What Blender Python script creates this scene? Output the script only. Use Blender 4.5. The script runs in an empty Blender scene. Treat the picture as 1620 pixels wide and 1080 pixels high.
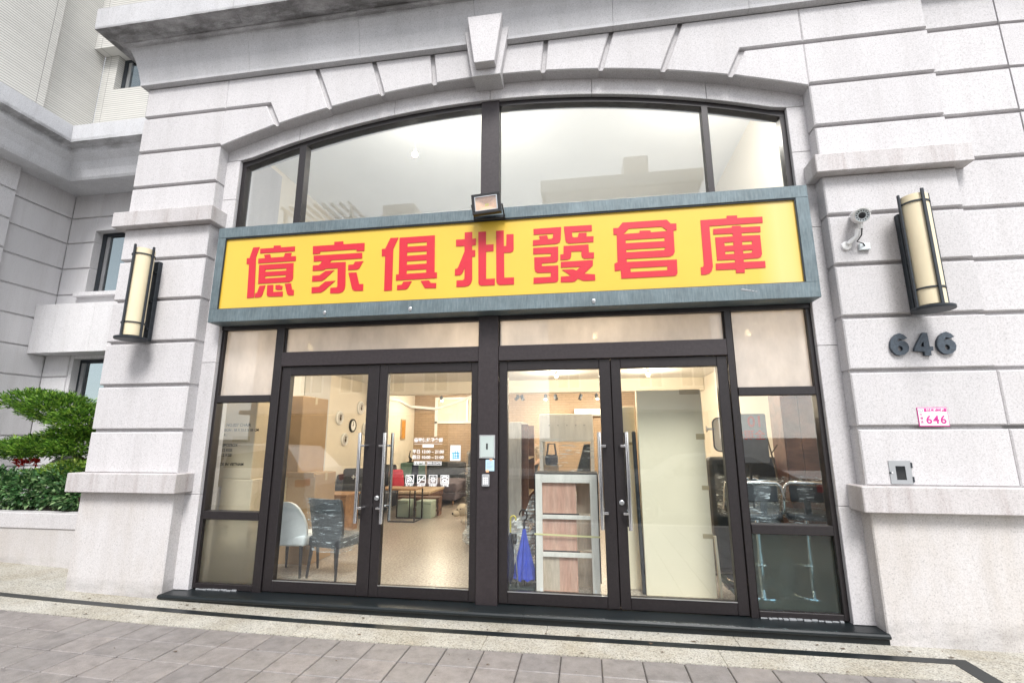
import bpy, bmesh, math, random
from mathutils import Vector, Matrix
random.seed(7)
SC = bpy.context.scene
COL = SC.collection

# ------------------------------------------------------------------ camera
cam_data = bpy.data.cameras.new('camera')
cam = bpy.data.objects.new('camera', cam_data)
COL.objects.link(cam)
SC.camera = cam
cam_data.sensor_width = 36.0
cam_data.lens = 749.88 / 1620 * 36.0
cam_data.clip_start = 0.05
cam_data.clip_end = 2000
PITCH, YAW, ROLL = math.radians(11.37), math.radians(8.69), math.radians(-0.0956)
fwd = Vector((-math.sin(YAW) * math.cos(PITCH), math.cos(YAW) * math.cos(PITCH), math.sin(PITCH)))
rgt = Vector((math.cos(YAW), math.sin(YAW), 0))
upv = rgt.cross(fwd)
r2 = math.cos(ROLL) * rgt + math.sin(ROLL) * upv
u2 = -math.sin(ROLL) * rgt + math.cos(ROLL) * upv
M = Matrix((r2, u2, -fwd)).transposed().to_4x4()
M.translation = Vector((0, -5.0, 1.69))
cam.matrix_world = M

# ------------------------------------------------------------------ sky, sun, exposure
SUN_EL, SUN_AZ = math.radians(52), math.radians(165)     # azimuth clockwise from +Y
world = bpy.data.worlds.new('World')
SC.world = world
world.use_nodes = True
wn, wl = world.node_tree.nodes, world.node_tree.links
wn.clear()
sky = wn.new('ShaderNodeTexSky')
sky.sky_type = 'NISHITA'
sky.sun_disc = False
sky.sun_elevation = SUN_EL
sky.sun_rotation = SUN_AZ
sky.dust_density = 0.4
sky.air_density = 1.0
hs = wn.new('ShaderNodeHueSaturation')
hs.inputs['Saturation'].default_value = 0.19             # cloud cover takes the blue out
hs.inputs['Value'].default_value = 1.0
bg = wn.new('ShaderNodeBackground')
bg.inputs['Strength'].default_value = 0.13
wo = wn.new('ShaderNodeOutputWorld')
wl.new(sky.outputs['Color'], hs.inputs['Color'])
wl.new(hs.outputs['Color'], bg.inputs['Color'])
wl.new(bg.outputs['Background'], wo.inputs['Surface'])
sun_data = bpy.data.lights.new('sun', 'SUN')
sun_data.energy = 1.5
sun_data.angle = math.radians(20)
sun_data.color = (1.0, 0.975, 0.95)
sun = bpy.data.objects.new('sun', sun_data)
COL.objects.link(sun)
sdir = Vector((math.sin(SUN_AZ) * math.cos(SUN_EL), math.cos(SUN_AZ) * math.cos(SUN_EL), math.sin(SUN_EL)))
sun.rotation_euler = (-sdir).to_track_quat('-Z', 'Y').to_euler()
sun.location = (0, -20, 30)
SC.view_settings.view_transform = 'Standard'
SC.view_settings.look = 'None'
SC.view_settings.exposure = 1.5
SC.view_settings.gamma = 1.0
SC.view_settings.use_curve_mapping = False
SC.cycles.use_denoising = True
SC.cycles.max_bounces = 10
SC.cycles.transparent_max_bounces = 24
SC.cycles.transmission_bounces = 8
SC.cycles.caustics_reflective = False
SC.cycles.caustics_refractive = False
SC.cycles.sample_clamp_indirect = 4.0

# ------------------------------------------------------------------ materials
MATS = {}
def nmat(name):
    m = bpy.data.materials.new(name)
    m.use_nodes = True
    nt = m.node_tree
    b = nt.nodes['Principled BSDF']
    return m, nt, b
def coords(nt, scale=(1, 1, 1), kind='Object'):
    tc = nt.nodes.new('ShaderNodeTexCoord')
    mp = nt.nodes.new('ShaderNodeMapping')
    mp.inputs['Scale'].default_value = scale
    nt.links.new(tc.outputs[kind], mp.inputs['Vector'])
    return mp.outputs['Vector']
def noise(nt, vec, scale, detail=2.0, rough=0.5):
    n = nt.nodes.new('ShaderNodeTexNoise')
    n.inputs['Scale'].default_value = scale
    n.inputs['Detail'].default_value = detail
    n.inputs['Roughness'].default_value = rough
    nt.links.new(vec, n.inputs['Vector'])
    return n.outputs['Fac']
def ramp(nt, fac, stops):
    r = nt.nodes.new('ShaderNodeValToRGB')
    e = r.color_ramp.elements
    while len(e) < len(stops):
        e.new(0.5)
    for i, (p, c) in enumerate(stops):
        e[i].position = p
        e[i].color = (c[0], c[1], c[2], 1) if hasattr(c, '__len__') else (c, c, c, 1)
    nt.links.new(fac, r.inputs['Fac'])
    return r.outputs['Color']
def mixc(nt, a, b, fac, blend='MIX'):
    m = nt.nodes.new('ShaderNodeMix')
    m.data_type = 'RGBA'
    m.blend_type = blend
    for s, v in ((6, a), (7, b)):
        if hasattr(v, 'links') or hasattr(v, 'is_linked'):
            nt.links.new(v, m.inputs[s])
        else:
            m.inputs[s].default_value = (v[0], v[1], v[2], 1)
    if hasattr(fac, 'is_linked'):
        nt.links.new(fac, m.inputs[0])
    else:
        m.inputs[0].default_value = fac
    return m.outputs[2]
def bump(nt, b, h, strength, dist=0.01):
    n = nt.nodes.new('ShaderNodeBump')
    n.inputs['Strength'].default_value = strength
    n.inputs['Distance'].default_value = dist
    nt.links.new(h, n.inputs['Height'])
    nt.links.new(n.outputs['Normal'], b.inputs['Normal'])
def objrand(nt):
    return nt.nodes.new('ShaderNodeObjectInfo').outputs['Random']
def plain(name, col, rough=0.6, metal=0.0, var=0.12, nscale=6.0, bmp=0.0, bscale=60.0, stretch=(1, 1, 1), spec=0.5, randv=0.0):
    m, nt, b = nmat(name)
    v = coords(nt, stretch)
    f = noise(nt, v, nscale, 5.0, 0.6)
    lo = tuple(c * (1 - var) for c in col)
    hi = tuple(min(1, c * (1 + var)) for c in col)
    c = ramp(nt, f, [(0.3, lo), (0.7, hi)])
    if randv:
        rr = ramp(nt, objrand(nt), [(0.0, 1 - randv), (1.0, 1.0)])
        c = mixc(nt, c, rr, 1.0, 'MULTIPLY')
    nt.links.new(c, b.inputs['Base Color'])
    b.inputs['Roughness'].default_value = rough
    b.inputs['Metallic'].default_value = metal
    b.inputs['Specular IOR Level'].default_value = spec
    if bmp:
        bump(nt, b, noise(nt, v, bscale, 3.0), bmp, 0.004)
    MATS[name] = m
    return m
def granite(name, base, dirt=0.1, stain=None, warm=(1, 1, 1), grime=None, spots=()):
    m, nt, b = nmat(name)
    v = coords(nt)
    f = noise(nt, v, 85.0, 4.0, 0.85)
    c = ramp(nt, f, [(0.28, tuple(x * 0.45 for x in base)), (0.46, base), (0.70, tuple(min(1, x * 1.20) for x in base))])
    big = noise(nt, coords(nt, (1.3, 1.3, 0.5)), 1.7, 6.0, 0.65)
    c = mixc(nt, c, ramp(nt, big, [(0.30, tuple((1 - dirt * 1.6) * w for w in warm)), (0.62, (1, 1, 1))]), 1.0, 'MULTIPLY')
    c = mixc(nt, c, ramp(nt, objrand(nt), [(0, 0.92), (1, 1.0)]), 1.0, 'MULTIPLY')
    rain = noise(nt, coords(nt, (7, 7, 0.45)), 1.0, 6.0, 0.7)
    c = mixc(nt, c, ramp(nt, rain, [(0.34, (0.945, 0.94, 0.935)), (0.52, (1, 1, 1))]), 1.0, 'MULTIPLY')
    if stain:
        # run-off streaks: tall noise, own colour
        s = noise(nt, coords(nt, (9, 9, stain[3])), 1.0, 5.0, 0.65)
        s = ramp(nt, s, [(stain[4], 0.0), (stain[4] + 0.16, 1.0)])
        c = mixc(nt, c, mixc(nt, c, stain[:3], 1.0, 'MULTIPLY'), s)
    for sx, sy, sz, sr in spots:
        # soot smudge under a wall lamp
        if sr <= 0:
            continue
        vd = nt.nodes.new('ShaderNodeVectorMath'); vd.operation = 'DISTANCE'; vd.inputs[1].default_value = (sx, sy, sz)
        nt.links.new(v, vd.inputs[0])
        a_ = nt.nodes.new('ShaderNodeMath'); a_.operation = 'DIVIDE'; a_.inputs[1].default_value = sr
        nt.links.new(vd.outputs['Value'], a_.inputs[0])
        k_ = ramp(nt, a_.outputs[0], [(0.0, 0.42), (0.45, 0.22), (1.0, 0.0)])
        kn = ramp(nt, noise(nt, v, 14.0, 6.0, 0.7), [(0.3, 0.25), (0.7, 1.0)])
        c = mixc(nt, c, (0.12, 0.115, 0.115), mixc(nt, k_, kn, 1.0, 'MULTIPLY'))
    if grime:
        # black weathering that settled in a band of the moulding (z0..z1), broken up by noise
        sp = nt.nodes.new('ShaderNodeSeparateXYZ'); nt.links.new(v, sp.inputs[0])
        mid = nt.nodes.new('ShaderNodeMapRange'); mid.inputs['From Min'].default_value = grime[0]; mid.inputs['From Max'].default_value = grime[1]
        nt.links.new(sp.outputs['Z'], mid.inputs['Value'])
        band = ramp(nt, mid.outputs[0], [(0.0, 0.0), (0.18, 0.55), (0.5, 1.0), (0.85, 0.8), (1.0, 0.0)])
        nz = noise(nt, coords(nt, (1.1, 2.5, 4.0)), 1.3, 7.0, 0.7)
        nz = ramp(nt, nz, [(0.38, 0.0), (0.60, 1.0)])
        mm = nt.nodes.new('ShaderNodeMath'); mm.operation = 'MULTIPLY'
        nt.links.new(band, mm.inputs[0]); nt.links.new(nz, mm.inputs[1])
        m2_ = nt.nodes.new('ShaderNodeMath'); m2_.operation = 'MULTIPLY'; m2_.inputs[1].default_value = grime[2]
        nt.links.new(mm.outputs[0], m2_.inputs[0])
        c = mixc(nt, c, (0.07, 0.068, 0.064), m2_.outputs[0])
    nt.links.new(c, b.inputs['Base Color'])
    b.inputs['Roughness'].default_value = 0.72
    b.inputs['Specular IOR Level'].default_value = 0.3
    bump(nt, b, noise(nt, v, 220.0, 2.0), 0.12, 0.003)
    MATS[name] = m
    return m
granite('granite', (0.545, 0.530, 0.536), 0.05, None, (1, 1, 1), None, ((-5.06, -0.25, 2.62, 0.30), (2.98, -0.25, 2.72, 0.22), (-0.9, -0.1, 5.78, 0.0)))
granite('granite_soffit', (0.43, 0.405, 0.39), 0.14, (0.70, 0.62, 0.55, 1.6, 0.5), (1, 0.95, 0.9))
granite('granite_ledge', (0.53, 0.510, 0.510), 0.12, (0.84, 0.80, 0.79, 0.9, 0.50), (1, 0.97, 0.96))
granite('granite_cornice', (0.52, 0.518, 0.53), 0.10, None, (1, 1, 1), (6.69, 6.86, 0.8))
granite('granite_base', (0.53, 0.512, 0.51), 0.09, None, (1, 0.96, 0.9), (-0.10, 0.22, 0.35))
granite('granite_wing', (0.70, 0.69, 0.70), 0.05)
granite('granite_wing_cornice', (0.66, 0.665, 0.685), 0.08, None, (1, 1, 1), (6.58, 6.76, 0.6))
granite('granite_dark', (0.011, 0.015, 0.017), 0.2)
MATS['granite_dark'].node_tree.nodes['Principled BSDF'].inputs['Roughness'].default_value = 0.36
MATS['granite_dark'].node_tree.nodes['Principled BSDF'].inputs['Specular IOR Level'].default_value = 0.32
def ground_pebble(name, base):
    m, nt, b = nmat(name)
    v = coords(nt)
    vo = nt.nodes.new('ShaderNodeTexVoronoi')
    vo.inputs['Scale'].default_value = 110.0
    nt.links.new(v, vo.inputs['Vector'])
    sep = nt.nodes.new('ShaderNodeSeparateColor')
    nt.links.new(vo.outputs['Color'], sep.inputs['Color'])
    c = ramp(nt, sep.outputs['Red'], [(0.0, tuple(x * 0.45 for x in base)), (0.25, tuple(x * 0.85 for x in base)), (0.6, base), (1.0, tuple(min(1, x * 1.25) for x in base))])
    big = noise(nt, v, 1.6, 6.0, 0.7)
    c = mixc(nt, c, ramp(nt, big, [(0.32, (0.72, 0.68, 0.60)), (0.62, (1, 1, 1))]), 1.0, 'MULTIPLY')
    nt.links.new(c, b.inputs['Base Color'])
    b.inputs['Roughness'].default_value = 0.7
    bump(nt, b, vo.outputs['Distance'], 0.5, 0.004)
    MATS[name] = m
ground_pebble('pebble_wash', (0.43, 0.415, 0.37))
def paver_mat():
    m, nt, b = nmat('paver')
    v = coords(nt, kind='Object')
    oi = nt.nodes.new('ShaderNodeObjectInfo')
    add = nt.nodes.new('ShaderNodeVectorMath')
    nt.links.new(v, add.inputs[0]); nt.links.new(oi.outputs['Location'], add.inputs[1])
    w = add.outputs['Vector']
    f = noise(nt, w, 9.0, 6.0, 0.7)
    c = ramp(nt, f, [(0.25, (0.155, 0.143, 0.138)), (0.52, (0.240, 0.224, 0.216)), (0.8, (0.31, 0.29, 0.28))])
    sp = noise(nt, w, 240.0, 2.0, 0.6)
    c = mixc(nt, c, ramp(nt, sp, [(0.35, 0.78), (0.6, 1.05)]), 1.0, 'MULTIPLY')
    c = mixc(nt, c, ramp(nt, oi.outputs['Random'], [(0, (0.88, 0.87, 0.88)), (0.5, (0.97, 0.96, 0.95)), (1, (1.06, 1.03, 1.02))]), 1.0, 'MULTIPLY')
    nt.links.new(c, b.inputs['Base Color'])
    b.inputs['Roughness'].default_value = 0.55
    bump(nt, b, f, 0.25, 0.006)
    MATS['paver'] = m
paver_mat()
def tile_mat(name, axis, base, row=0.047, width=0.235, mortar=0.005, offset=0.0, dark=0.55):
    m, nt, b = nmat(name)
    tc = nt.nodes.new('ShaderNodeTexCoord')
    sp = nt.nodes.new('ShaderNodeSeparateXYZ')
    cb = nt.nodes.new('ShaderNodeCombineXYZ')
    nt.links.new(tc.outputs['Object'], sp.inputs['Vector'])
    nt.links.new(sp.outputs[axis], cb.inputs['X'])
    nt.links.new(sp.outputs['Z'], cb.inputs['Y'])
    br = nt.nodes.new('ShaderNodeTexBrick')
    br.offset = offset
    br.inputs['Scale'].default_value = 1.0
    br.inputs['Brick Width'].default_value = width
    br.inputs['Row Height'].default_value = row
    br.inputs['Mortar Size'].default_value = mortar
    br.inputs['Mortar Smooth'].default_value = 0.15
    br.inputs['Color1'].default_value = (*base, 1)
    br.inputs['Color2'].default_value = (*[x * 0.93 for x in base], 1)
    br.inputs['Mortar'].default_value = (*[x * dark for x in base], 1)
    nt.links.new(cb.outputs['Vector'], br.inputs['Vector'])
    big = noise(nt, tc.outputs['Object'], 0.9, 5.0, 0.6)
    c = mixc(nt, br.outputs['Color'], ramp(nt, big, [(0.3, 0.9), (0.65, 1.0)]), 1.0, 'MULTIPLY')
    nt.links.new(c, b.inputs['Base Color'])
    b.inputs['Roughness'].default_value = 0.45
    inv = nt.nodes.new('ShaderNodeMath'); inv.operation = 'SUBTRACT'; inv.inputs[0].default_value = 1.0
    nt.links.new(br.outputs['Fac'], inv.inputs[1])
    bump(nt, b, inv.outputs[0], 0.6, 0.006)
    MATS[name] = m
tile_mat('tile_side', 'Y', (0.62, 0.61, 0.575), 0.047, 1.05, 0.0055, 0.0, 0.42)
tile_mat('tile_front', 'X', (0.62, 0.61, 0.575), 0.047, 1.05, 0.0055, 0.0, 0.42)
tile_mat('brick_inside', 'X', (0.46, 0.33, 0.22), 0.075, 0.23, 0.007, 0.5, 0.72)
tile_mat('brick_inside_side', 'Y', (0.46, 0.33, 0.22), 0.075, 0.23, 0.007, 0.5, 0.72)
tile_mat('tile_opposite', 'X', (0.74, 0.65, 0.59), 0.12, 0.3, 0.012, 0.5, 0.8)
plain('frame', (0.018, 0.0145, 0.0155), 0.42, 0.2, 0.22, 40.0, 0.12, 180.0)
plain('frame_light', (0.030, 0.0235, 0.0255), 0.45, 0.2, 0.2, 30.0, 0.1, 150.0)
def steel_sheet():
    m, nt, b = nmat('galvanised')
    v = coords(nt, (60, 60, 7))
    f = noise(nt, v, 1.0, 4.0, 0.6)
    c = ramp(nt, f, [(0.25, (0.085, 0.118, 0.132)), (0.5, (0.125, 0.165, 0.180)), (0.85, (0.185, 0.225, 0.24))])
    f2 = noise(nt, coords(nt, (3, 3, 3)), 1.5, 6.0, 0.7)
    c = mixc(nt, c, ramp(nt, f2, [(0.3, 0.72), (0.65, 1.12)]), 1.0, 'MULTIPLY')
    nt.links.new(c, b.inputs['Base Color'])
    b.inputs['Roughness'].default_value = 0.5
    b.inputs['Metallic'].default_value = 0.25
    MATS['galvanised'] = m
steel_sheet()
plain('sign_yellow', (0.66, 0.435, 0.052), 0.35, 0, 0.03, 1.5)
m_ = MATS['sign_yellow']; nt_ = m_.node_tree; b_ = nt_.nodes['Principled BSDF']
src_ = b_.inputs['Base Color'].links[0].from_socket
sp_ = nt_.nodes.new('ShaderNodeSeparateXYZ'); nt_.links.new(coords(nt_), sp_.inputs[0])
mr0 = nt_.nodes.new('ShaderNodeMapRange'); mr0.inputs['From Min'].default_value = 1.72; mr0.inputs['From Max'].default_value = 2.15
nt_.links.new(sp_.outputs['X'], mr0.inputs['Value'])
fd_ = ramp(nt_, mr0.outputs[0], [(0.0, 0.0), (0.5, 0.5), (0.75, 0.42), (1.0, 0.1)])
nt_.links.new(mixc(nt_, src_, (0.74, 0.60, 0.30), fd_), b_.inputs['Base Color'])     # paler band near the right end
plain('sign_red', (0.53, 0.012, 0.030), 0.4, 0, 0.04, 3.0)
plain('chrome', (0.75, 0.76, 0.78), 0.12, 1.0, 0.03)
plain('steel', (0.55, 0.56, 0.57), 0.3, 0.9, 0.08)
plain('iron', (0.026, 0.032, 0.039), 0.5, 0.3, 0.25, 20.0, 0.15, 90.0)
plain('digit_blue', (0.045, 0.060, 0.078), 0.55, 0.1, 0.35, 40.0, 0.3, 60.0)
plain('lamp_shade', (0.70, 0.61, 0.42), 0.45, 0, 0.05, 3.0)
plain('white_plastic', (0.84, 0.84, 0.83), 0.35, 0, 0.03)
plain('black_plastic', (0.015, 0.015, 0.017), 0.35, 0, 0.1)
plain('black_rubber', (0.02, 0.02, 0.02), 0.8, 0, 0.2)
plain('grey_plastic', (0.30, 0.31, 0.32), 0.45, 0, 0.08)
plain('plate_white', (0.74, 0.74, 0.76), 0.4, 0, 0.02)
plain('magenta', (0.50, 0.02, 0.22), 0.45, 0, 0.06)
plain('print_white', (0.85, 0.85, 0.85), 0.5, 0, 0.02)
plain('print_black', (0.02, 0.018, 0.016), 0.7, 0, 0.1)
plain('print_cyan', (0.02, 0.36, 0.58), 0.6, 0, 0.05)
plain('paper', (0.72, 0.78, 0.80), 0.7, 0, 0.04)
plain('paper_blue', (0.42, 0.60, 0.72), 0.7, 0, 0.06)
plain('tape_tan', (0.50, 0.40, 0.24), 0.4, 0, 0.06)
plain('cardboard', (0.40, 0.27, 0.155), 0.8, 0, 0.10, 3.0, 0.15, 30.0)
plain('cardboard_pale', (0.60, 0.50, 0.36), 0.8, 0, 0.07, 3.0, 0.12, 30.0)
plain('panel_cream', (0.88, 0.78, 0.58), 0.55, 0, 0.05, 1.2, 0.05, 5.0)
plain('wood_white', (0.82, 0.77, 0.70), 0.55, 0, 0.10, 3.0, 0.08, 60.0, (6, 6, 1))
def wood(name, a, c2, stretch=(10, 10, 1.2), rough=0.5):
    m, nt, b = nmat(name)
    v = coords(nt, stretch)
    w = nt.nodes.new('ShaderNodeTexWave')
    w.inputs['Scale'].default_value = 0.4
    w.inputs['Distortion'].default_value = 14.0
    w.inputs['Detail'].default_value = 4.0
    w.inputs['Detail Scale'].default_value = 0.8
    nt.links.new(v, w.inputs['Vector'])
    f = noise(nt, coords(nt, tuple(s * 8 for s in stretch)), 1.0, 4.0)
    c = ramp(nt, w.outputs['Fac'], [(0.0, a), (1.0, c2)])
    c = mixc(nt, c, ramp(nt, f, [(0.3, 0.82), (0.7, 1.06)]), 1.0, 'MULTIPLY')
    nt.links.new(c, b.inputs['Base Color'])
    b.inputs['Roughness'].default_value = rough
    MATS[name] = m
wood('plywood_red', (0.62, 0.36, 0.27), (0.68, 0.42, 0.32), (6, 6, 1.0))
wood('plywood_tan', (0.58, 0.47, 0.36), (0.63, 0.52, 0.41), (6, 6, 1.0))
wood('wood_grey', (0.46, 0.44, 0.41), (0.52, 0.50, 0.47), (6, 6, 0.8))
wood('wood_brown', (0.30, 0.165, 0.08), (0.42, 0.24, 0.12), (1.5, 9, 9))
wood('wood_pale', (0.46, 0.33, 0.20), (0.56, 0.42, 0.27), (1.5, 9, 9))
wood('wood_dark', (0.10, 0.045, 0.028), (0.17, 0.08, 0.05), (1.5, 9, 9))
plain('wall_cream', (0.76, 0.70, 0.60), 0.8, 0, 0.03, 1.0)
plain('wall_white', (0.82, 0.82, 0.81), 0.8, 0, 0.03, 1.0)
plain('skin', (0.55, 0.36, 0.27), 0.6, 0, 0.05)
plain('hair', (0.012, 0.010, 0.009), 0.5, 0, 0.2)
plain('blouse', (0.50, 0.42, 0.34), 0.85, 0, 0.45, 30.0)
plain('wall_grey', (0.60, 0.585, 0.57), 0.8, 0, 0.03, 1.0)
def floor_mat():
    m, nt, b = nmat('shop_floor')
    v = coords(nt)
    f = noise(nt, v, 34.0, 5.0, 0.85)
    c = ramp(nt, f, [(0.36, (0.11, 0.092, 0.076)), (0.5, (0.34, 0.29, 0.245)), (0.64, (0.60, 0.545, 0.485))])
    f2 = noise(nt, v, 1.5, 4.0)
    c = mixc(nt, c, ramp(nt, f2, [(0.3, 0.85), (0.7, 1.05)]), 1.0, 'MULTIPLY')
    nt.links.new(c, b.inputs['Base Color'])
    b.inputs['Roughness'].default_value = 0.32
    MATS['shop_floor'] = m
floor_mat()
plain('fabric_charcoal', (0.055, 0.058, 0.066), 0.9, 0, 0.25, 30.0, 0.3, 200.0)
plain('fabric_mauve', (0.135, 0.115, 0.14), 0.9, 0, 0.2, 20.0, 0.3, 200.0)
plain('fabric_red', (0.50, 0.03, 0.06), 0.85, 0, 0.15, 8.0, 0.3, 120.0)
plain('fabric_white', (0.74, 0.75, 0.74), 0.8, 0, 0.05, 6.0)
plain('leather_black', (0.026, 0.031, 0.037), 0.4, 0, 0.2, 12.0)
plain('leg_black', (0.020, 0.019, 0.021), 0.45, 0, 0.15)
plain('teal_paint', (0.105, 0.19, 0.16), 0.5, 0, 0.08)
plain('mint_paint', (0.40, 0.50, 0.43), 0.5, 0, 0.06)
plain('navy', (0.025, 0.04, 0.09), 0.5, 0, 0.1)
plain('plush', (0.72, 0.64, 0.52), 0.95, 0, 0.12, 60.0, 0.6, 150.0)
plain('umbrella_blue', (0.055, 0.09, 0.50), 0.55, 0, 0.15, 9.0)
plain('umbrella_navy', (0.016, 0.022, 0.055), 0.6, 0, 0.2, 9.0)
plain('umbrella_yellow', (0.62, 0.52, 0.10), 0.4, 0, 0.05)
plain('mat_dark', (0.020, 0.034, 0.034), 0.8, 0, 0.3, 40.0, 0.3, 100.0)
plain('strap_yellow', (0.75, 0.70, 0.35), 0.4, 0, 0.05)
plain('orange_art', (0.55, 0.25, 0.04), 0.6, 0, 0.3, 14.0)
plain('poster_slate', (0.16, 0.17, 0.19), 0.6, 0, 0.1, 10.0)
plain('poster_red', (0.42, 0.05, 0.05), 0.6, 0, 0.1)
plain('soil', (0.05, 0.035, 0.022), 0.95, 0, 0.3, 20.0)
plain('bark', (0.11, 0.080, 0.055), 0.9, 0, 0.3, 14.0, 0.6, 40.0)
plain('asphalt', (0.052, 0.052, 0.054), 0.85, 0, 0.2, 20.0, 0.3, 160.0)
plain('road_paint', (0.70, 0.70, 0.66), 0.6, 0, 0.08, 10.0)
plain('face_grey', (0.40, 0.46, 0.44), 0.45, 0, 0.06)
plain('grout', (0.075, 0.066, 0.060), 0.9, 0, 0.3, 30.0)
plain('car_silver', (0.16, 0.165, 0.175), 0.28, 0.5, 0.04)
plain('car_white', (0.78, 0.78, 0.78), 0.28, 0.0, 0.03)
plain('car_glass', (0.012, 0.014, 0.016), 0.06, 0.0, 0.05)
plain('tail_red', (0.50, 0.012, 0.02), 0.25, 0, 0.05)
plain('concrete_pale', (0.66, 0.62, 0.59), 0.85, 0, 0.1, 0.6)
plain('render_beige', (0.70, 0.60, 0.53), 0.85, 0, 0.1, 0.6)
plain('caulk', (0.24, 0.25, 0.26), 0.5, 0, 0.1)
plain('reflector', (0.90, 0.46, 0.24), 0.35, 0.0, 0.12, 25.0)
plain('led_yellow', (0.85, 0.65, 0.05), 0.4, 0, 0.03)
def leaf_mat(name, cols, rough=0.5):
    m, nt, b = nmat(name)
    g = nt.nodes.new('ShaderNodeNewGeometry')
    c = ramp(nt, g.outputs['Random Per Island'], cols)
    nt.links.new(c, b.inputs['Base Color'])
    b.inputs['Roughness'].default_value = rough
    b.inputs['Subsurface Weight'].default_value = 0.0
    tr = nt.nodes.new('ShaderNodeBsdfTranslucent')
    nt.links.new(c, tr.inputs['Color'])
    mx = nt.nodes.new('ShaderNodeMixShader'); mx.inputs[0].default_value = 0.3
    out = nt.nodes['Material Output']
    nt.links.new(b.outputs[0], mx.inputs[1]); nt.links.new(tr.outputs[0], mx.inputs[2])
    nt.links.new(mx.outputs[0], out.inputs['Surface'])
    MATS[name] = m
leaf_mat('leaf_needle', [(0.0, (0.012, 0.045, 0.008)), (0.3, (0.06, 0.16, 0.02)), (0.6, (0.15, 0.32, 0.035)), (0.88, (0.24, 0.42, 0.05)), (1.0, (0.45, 0.60, 0.12))])
leaf_mat('leaf_hedge', [(0.0, (0.014, 0.045, 0.014)), (0.4, (0.055, 0.15, 0.048)), (0.75, (0.14, 0.28, 0.10)), (1.0, (0.36, 0.50, 0.24))], 0.35)
leaf_mat('leaf_lime', [(0.0, (0.07, 0.16, 0.018)), (0.5, (0.20, 0.34, 0.045)), (1.0, (0.42, 0.52, 0.13))], 0.4)
leaf_mat('petal_red', [(0.0, (0.45, 0.015, 0.015)), (1.0, (0.75, 0.06, 0.04))], 0.5)
def pane_fresnel(nt, ior):
    # both faces of a thin pane mirror alike, whichever side the ray comes from
    fr = nt.nodes.new('ShaderNodeFresnel')
    ge = nt.nodes.new('ShaderNodeNewGeometry')
    mr_ = nt.nodes.new('ShaderNodeMapRange')
    mr_.inputs['To Min'].default_value = ior
    mr_.inputs['To Max'].default_value = 1.0 / ior
    nt.links.new(ge.outputs['Backfacing'], mr_.inputs['Value'])
    nt.links.new(mr_.outputs['Result'], fr.inputs['IOR'])
    return fr
def glass_mat(name, tint=(0.97, 0.985, 0.98), rough=0.0, frost=0.0, frost_col=(0.85, 0.85, 0.84), refl=1.0):
    """a thin pane: what is behind it shows, the street is mirrored in it by Fresnel"""
    m = bpy.data.materials.new(name); m.use_nodes = True
    nt = m.node_tree; nt.nodes.clear()
    out = nt.nodes.new('ShaderNodeOutputMaterial')
    tr = nt.nodes.new('ShaderNodeBsdfTransparent'); tr.inputs['Color'].default_value = (*tint, 1)
    gl = nt.nodes.new('ShaderNodeBsdfGlossy'); gl.inputs['Roughness'].default_value = rough
    fr = pane_fresnel(nt, 1.52)
    mul = nt.nodes.new('ShaderNodeMath'); mul.operation = 'MULTIPLY'; mul.inputs[1].default_value = refl
    nt.links.new(fr.outputs[0], mul.inputs[0])
    base = tr.outputs[0]
    if frost:
        tl = nt.nodes.new('ShaderNodeBsdfTranslucent'); tl.inputs['Color'].default_value = (*frost_col, 1)
        df = nt.nodes.new('ShaderNodeBsdfDiffuse'); df.inputs['Color'].default_value = (*frost_col, 1)
        # dust and old smears on the frosted film
        sm = noise(nt, coords(nt, (2.5, 2.5, 1.2)), 1.5, 6.0, 0.65)
        smc = ramp(nt, sm, [(0.3, tuple(x * 0.78 for x in frost_col)), (0.65, frost_col)])
        nt.links.new(smc, tl.inputs['Color']); nt.links.new(smc, df.inputs['Color'])
        m1 = nt.nodes.new('ShaderNodeMixShader'); m1.inputs[0].default_value = 0.45
        nt.links.new(tl.outputs[0], m1.inputs[1]); nt.links.new(df.outputs[0], m1.inputs[2])
        m2 = nt.nodes.new('ShaderNodeMixShader'); m2.inputs[0].default_value = frost
        nt.links.new(tr.outputs[0], m2.inputs[1]); nt.links.new(m1.outputs[0], m2.inputs[2])
        base = m2.outputs[0]
    mx = nt.nodes.new('ShaderNodeMixShader')
    nt.links.new(mul.outputs[0], mx.inputs[0]); nt.links.new(base, mx.inputs[1]); nt.links.new(gl.outputs[0], mx.inputs[2])
    nt.links.new(mx.outputs[0], out.inputs['Surface'])
    MATS[name] = m
glass_mat('glass', tint=(0.96, 0.985, 0.985), refl=1.6)
glass_mat('glass_frost', frost=0.9, frost_col=(0.74, 0.70, 0.66))
glass_mat('glass_wing', tint=(0.48, 0.52, 0.53), refl=0.9)
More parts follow.
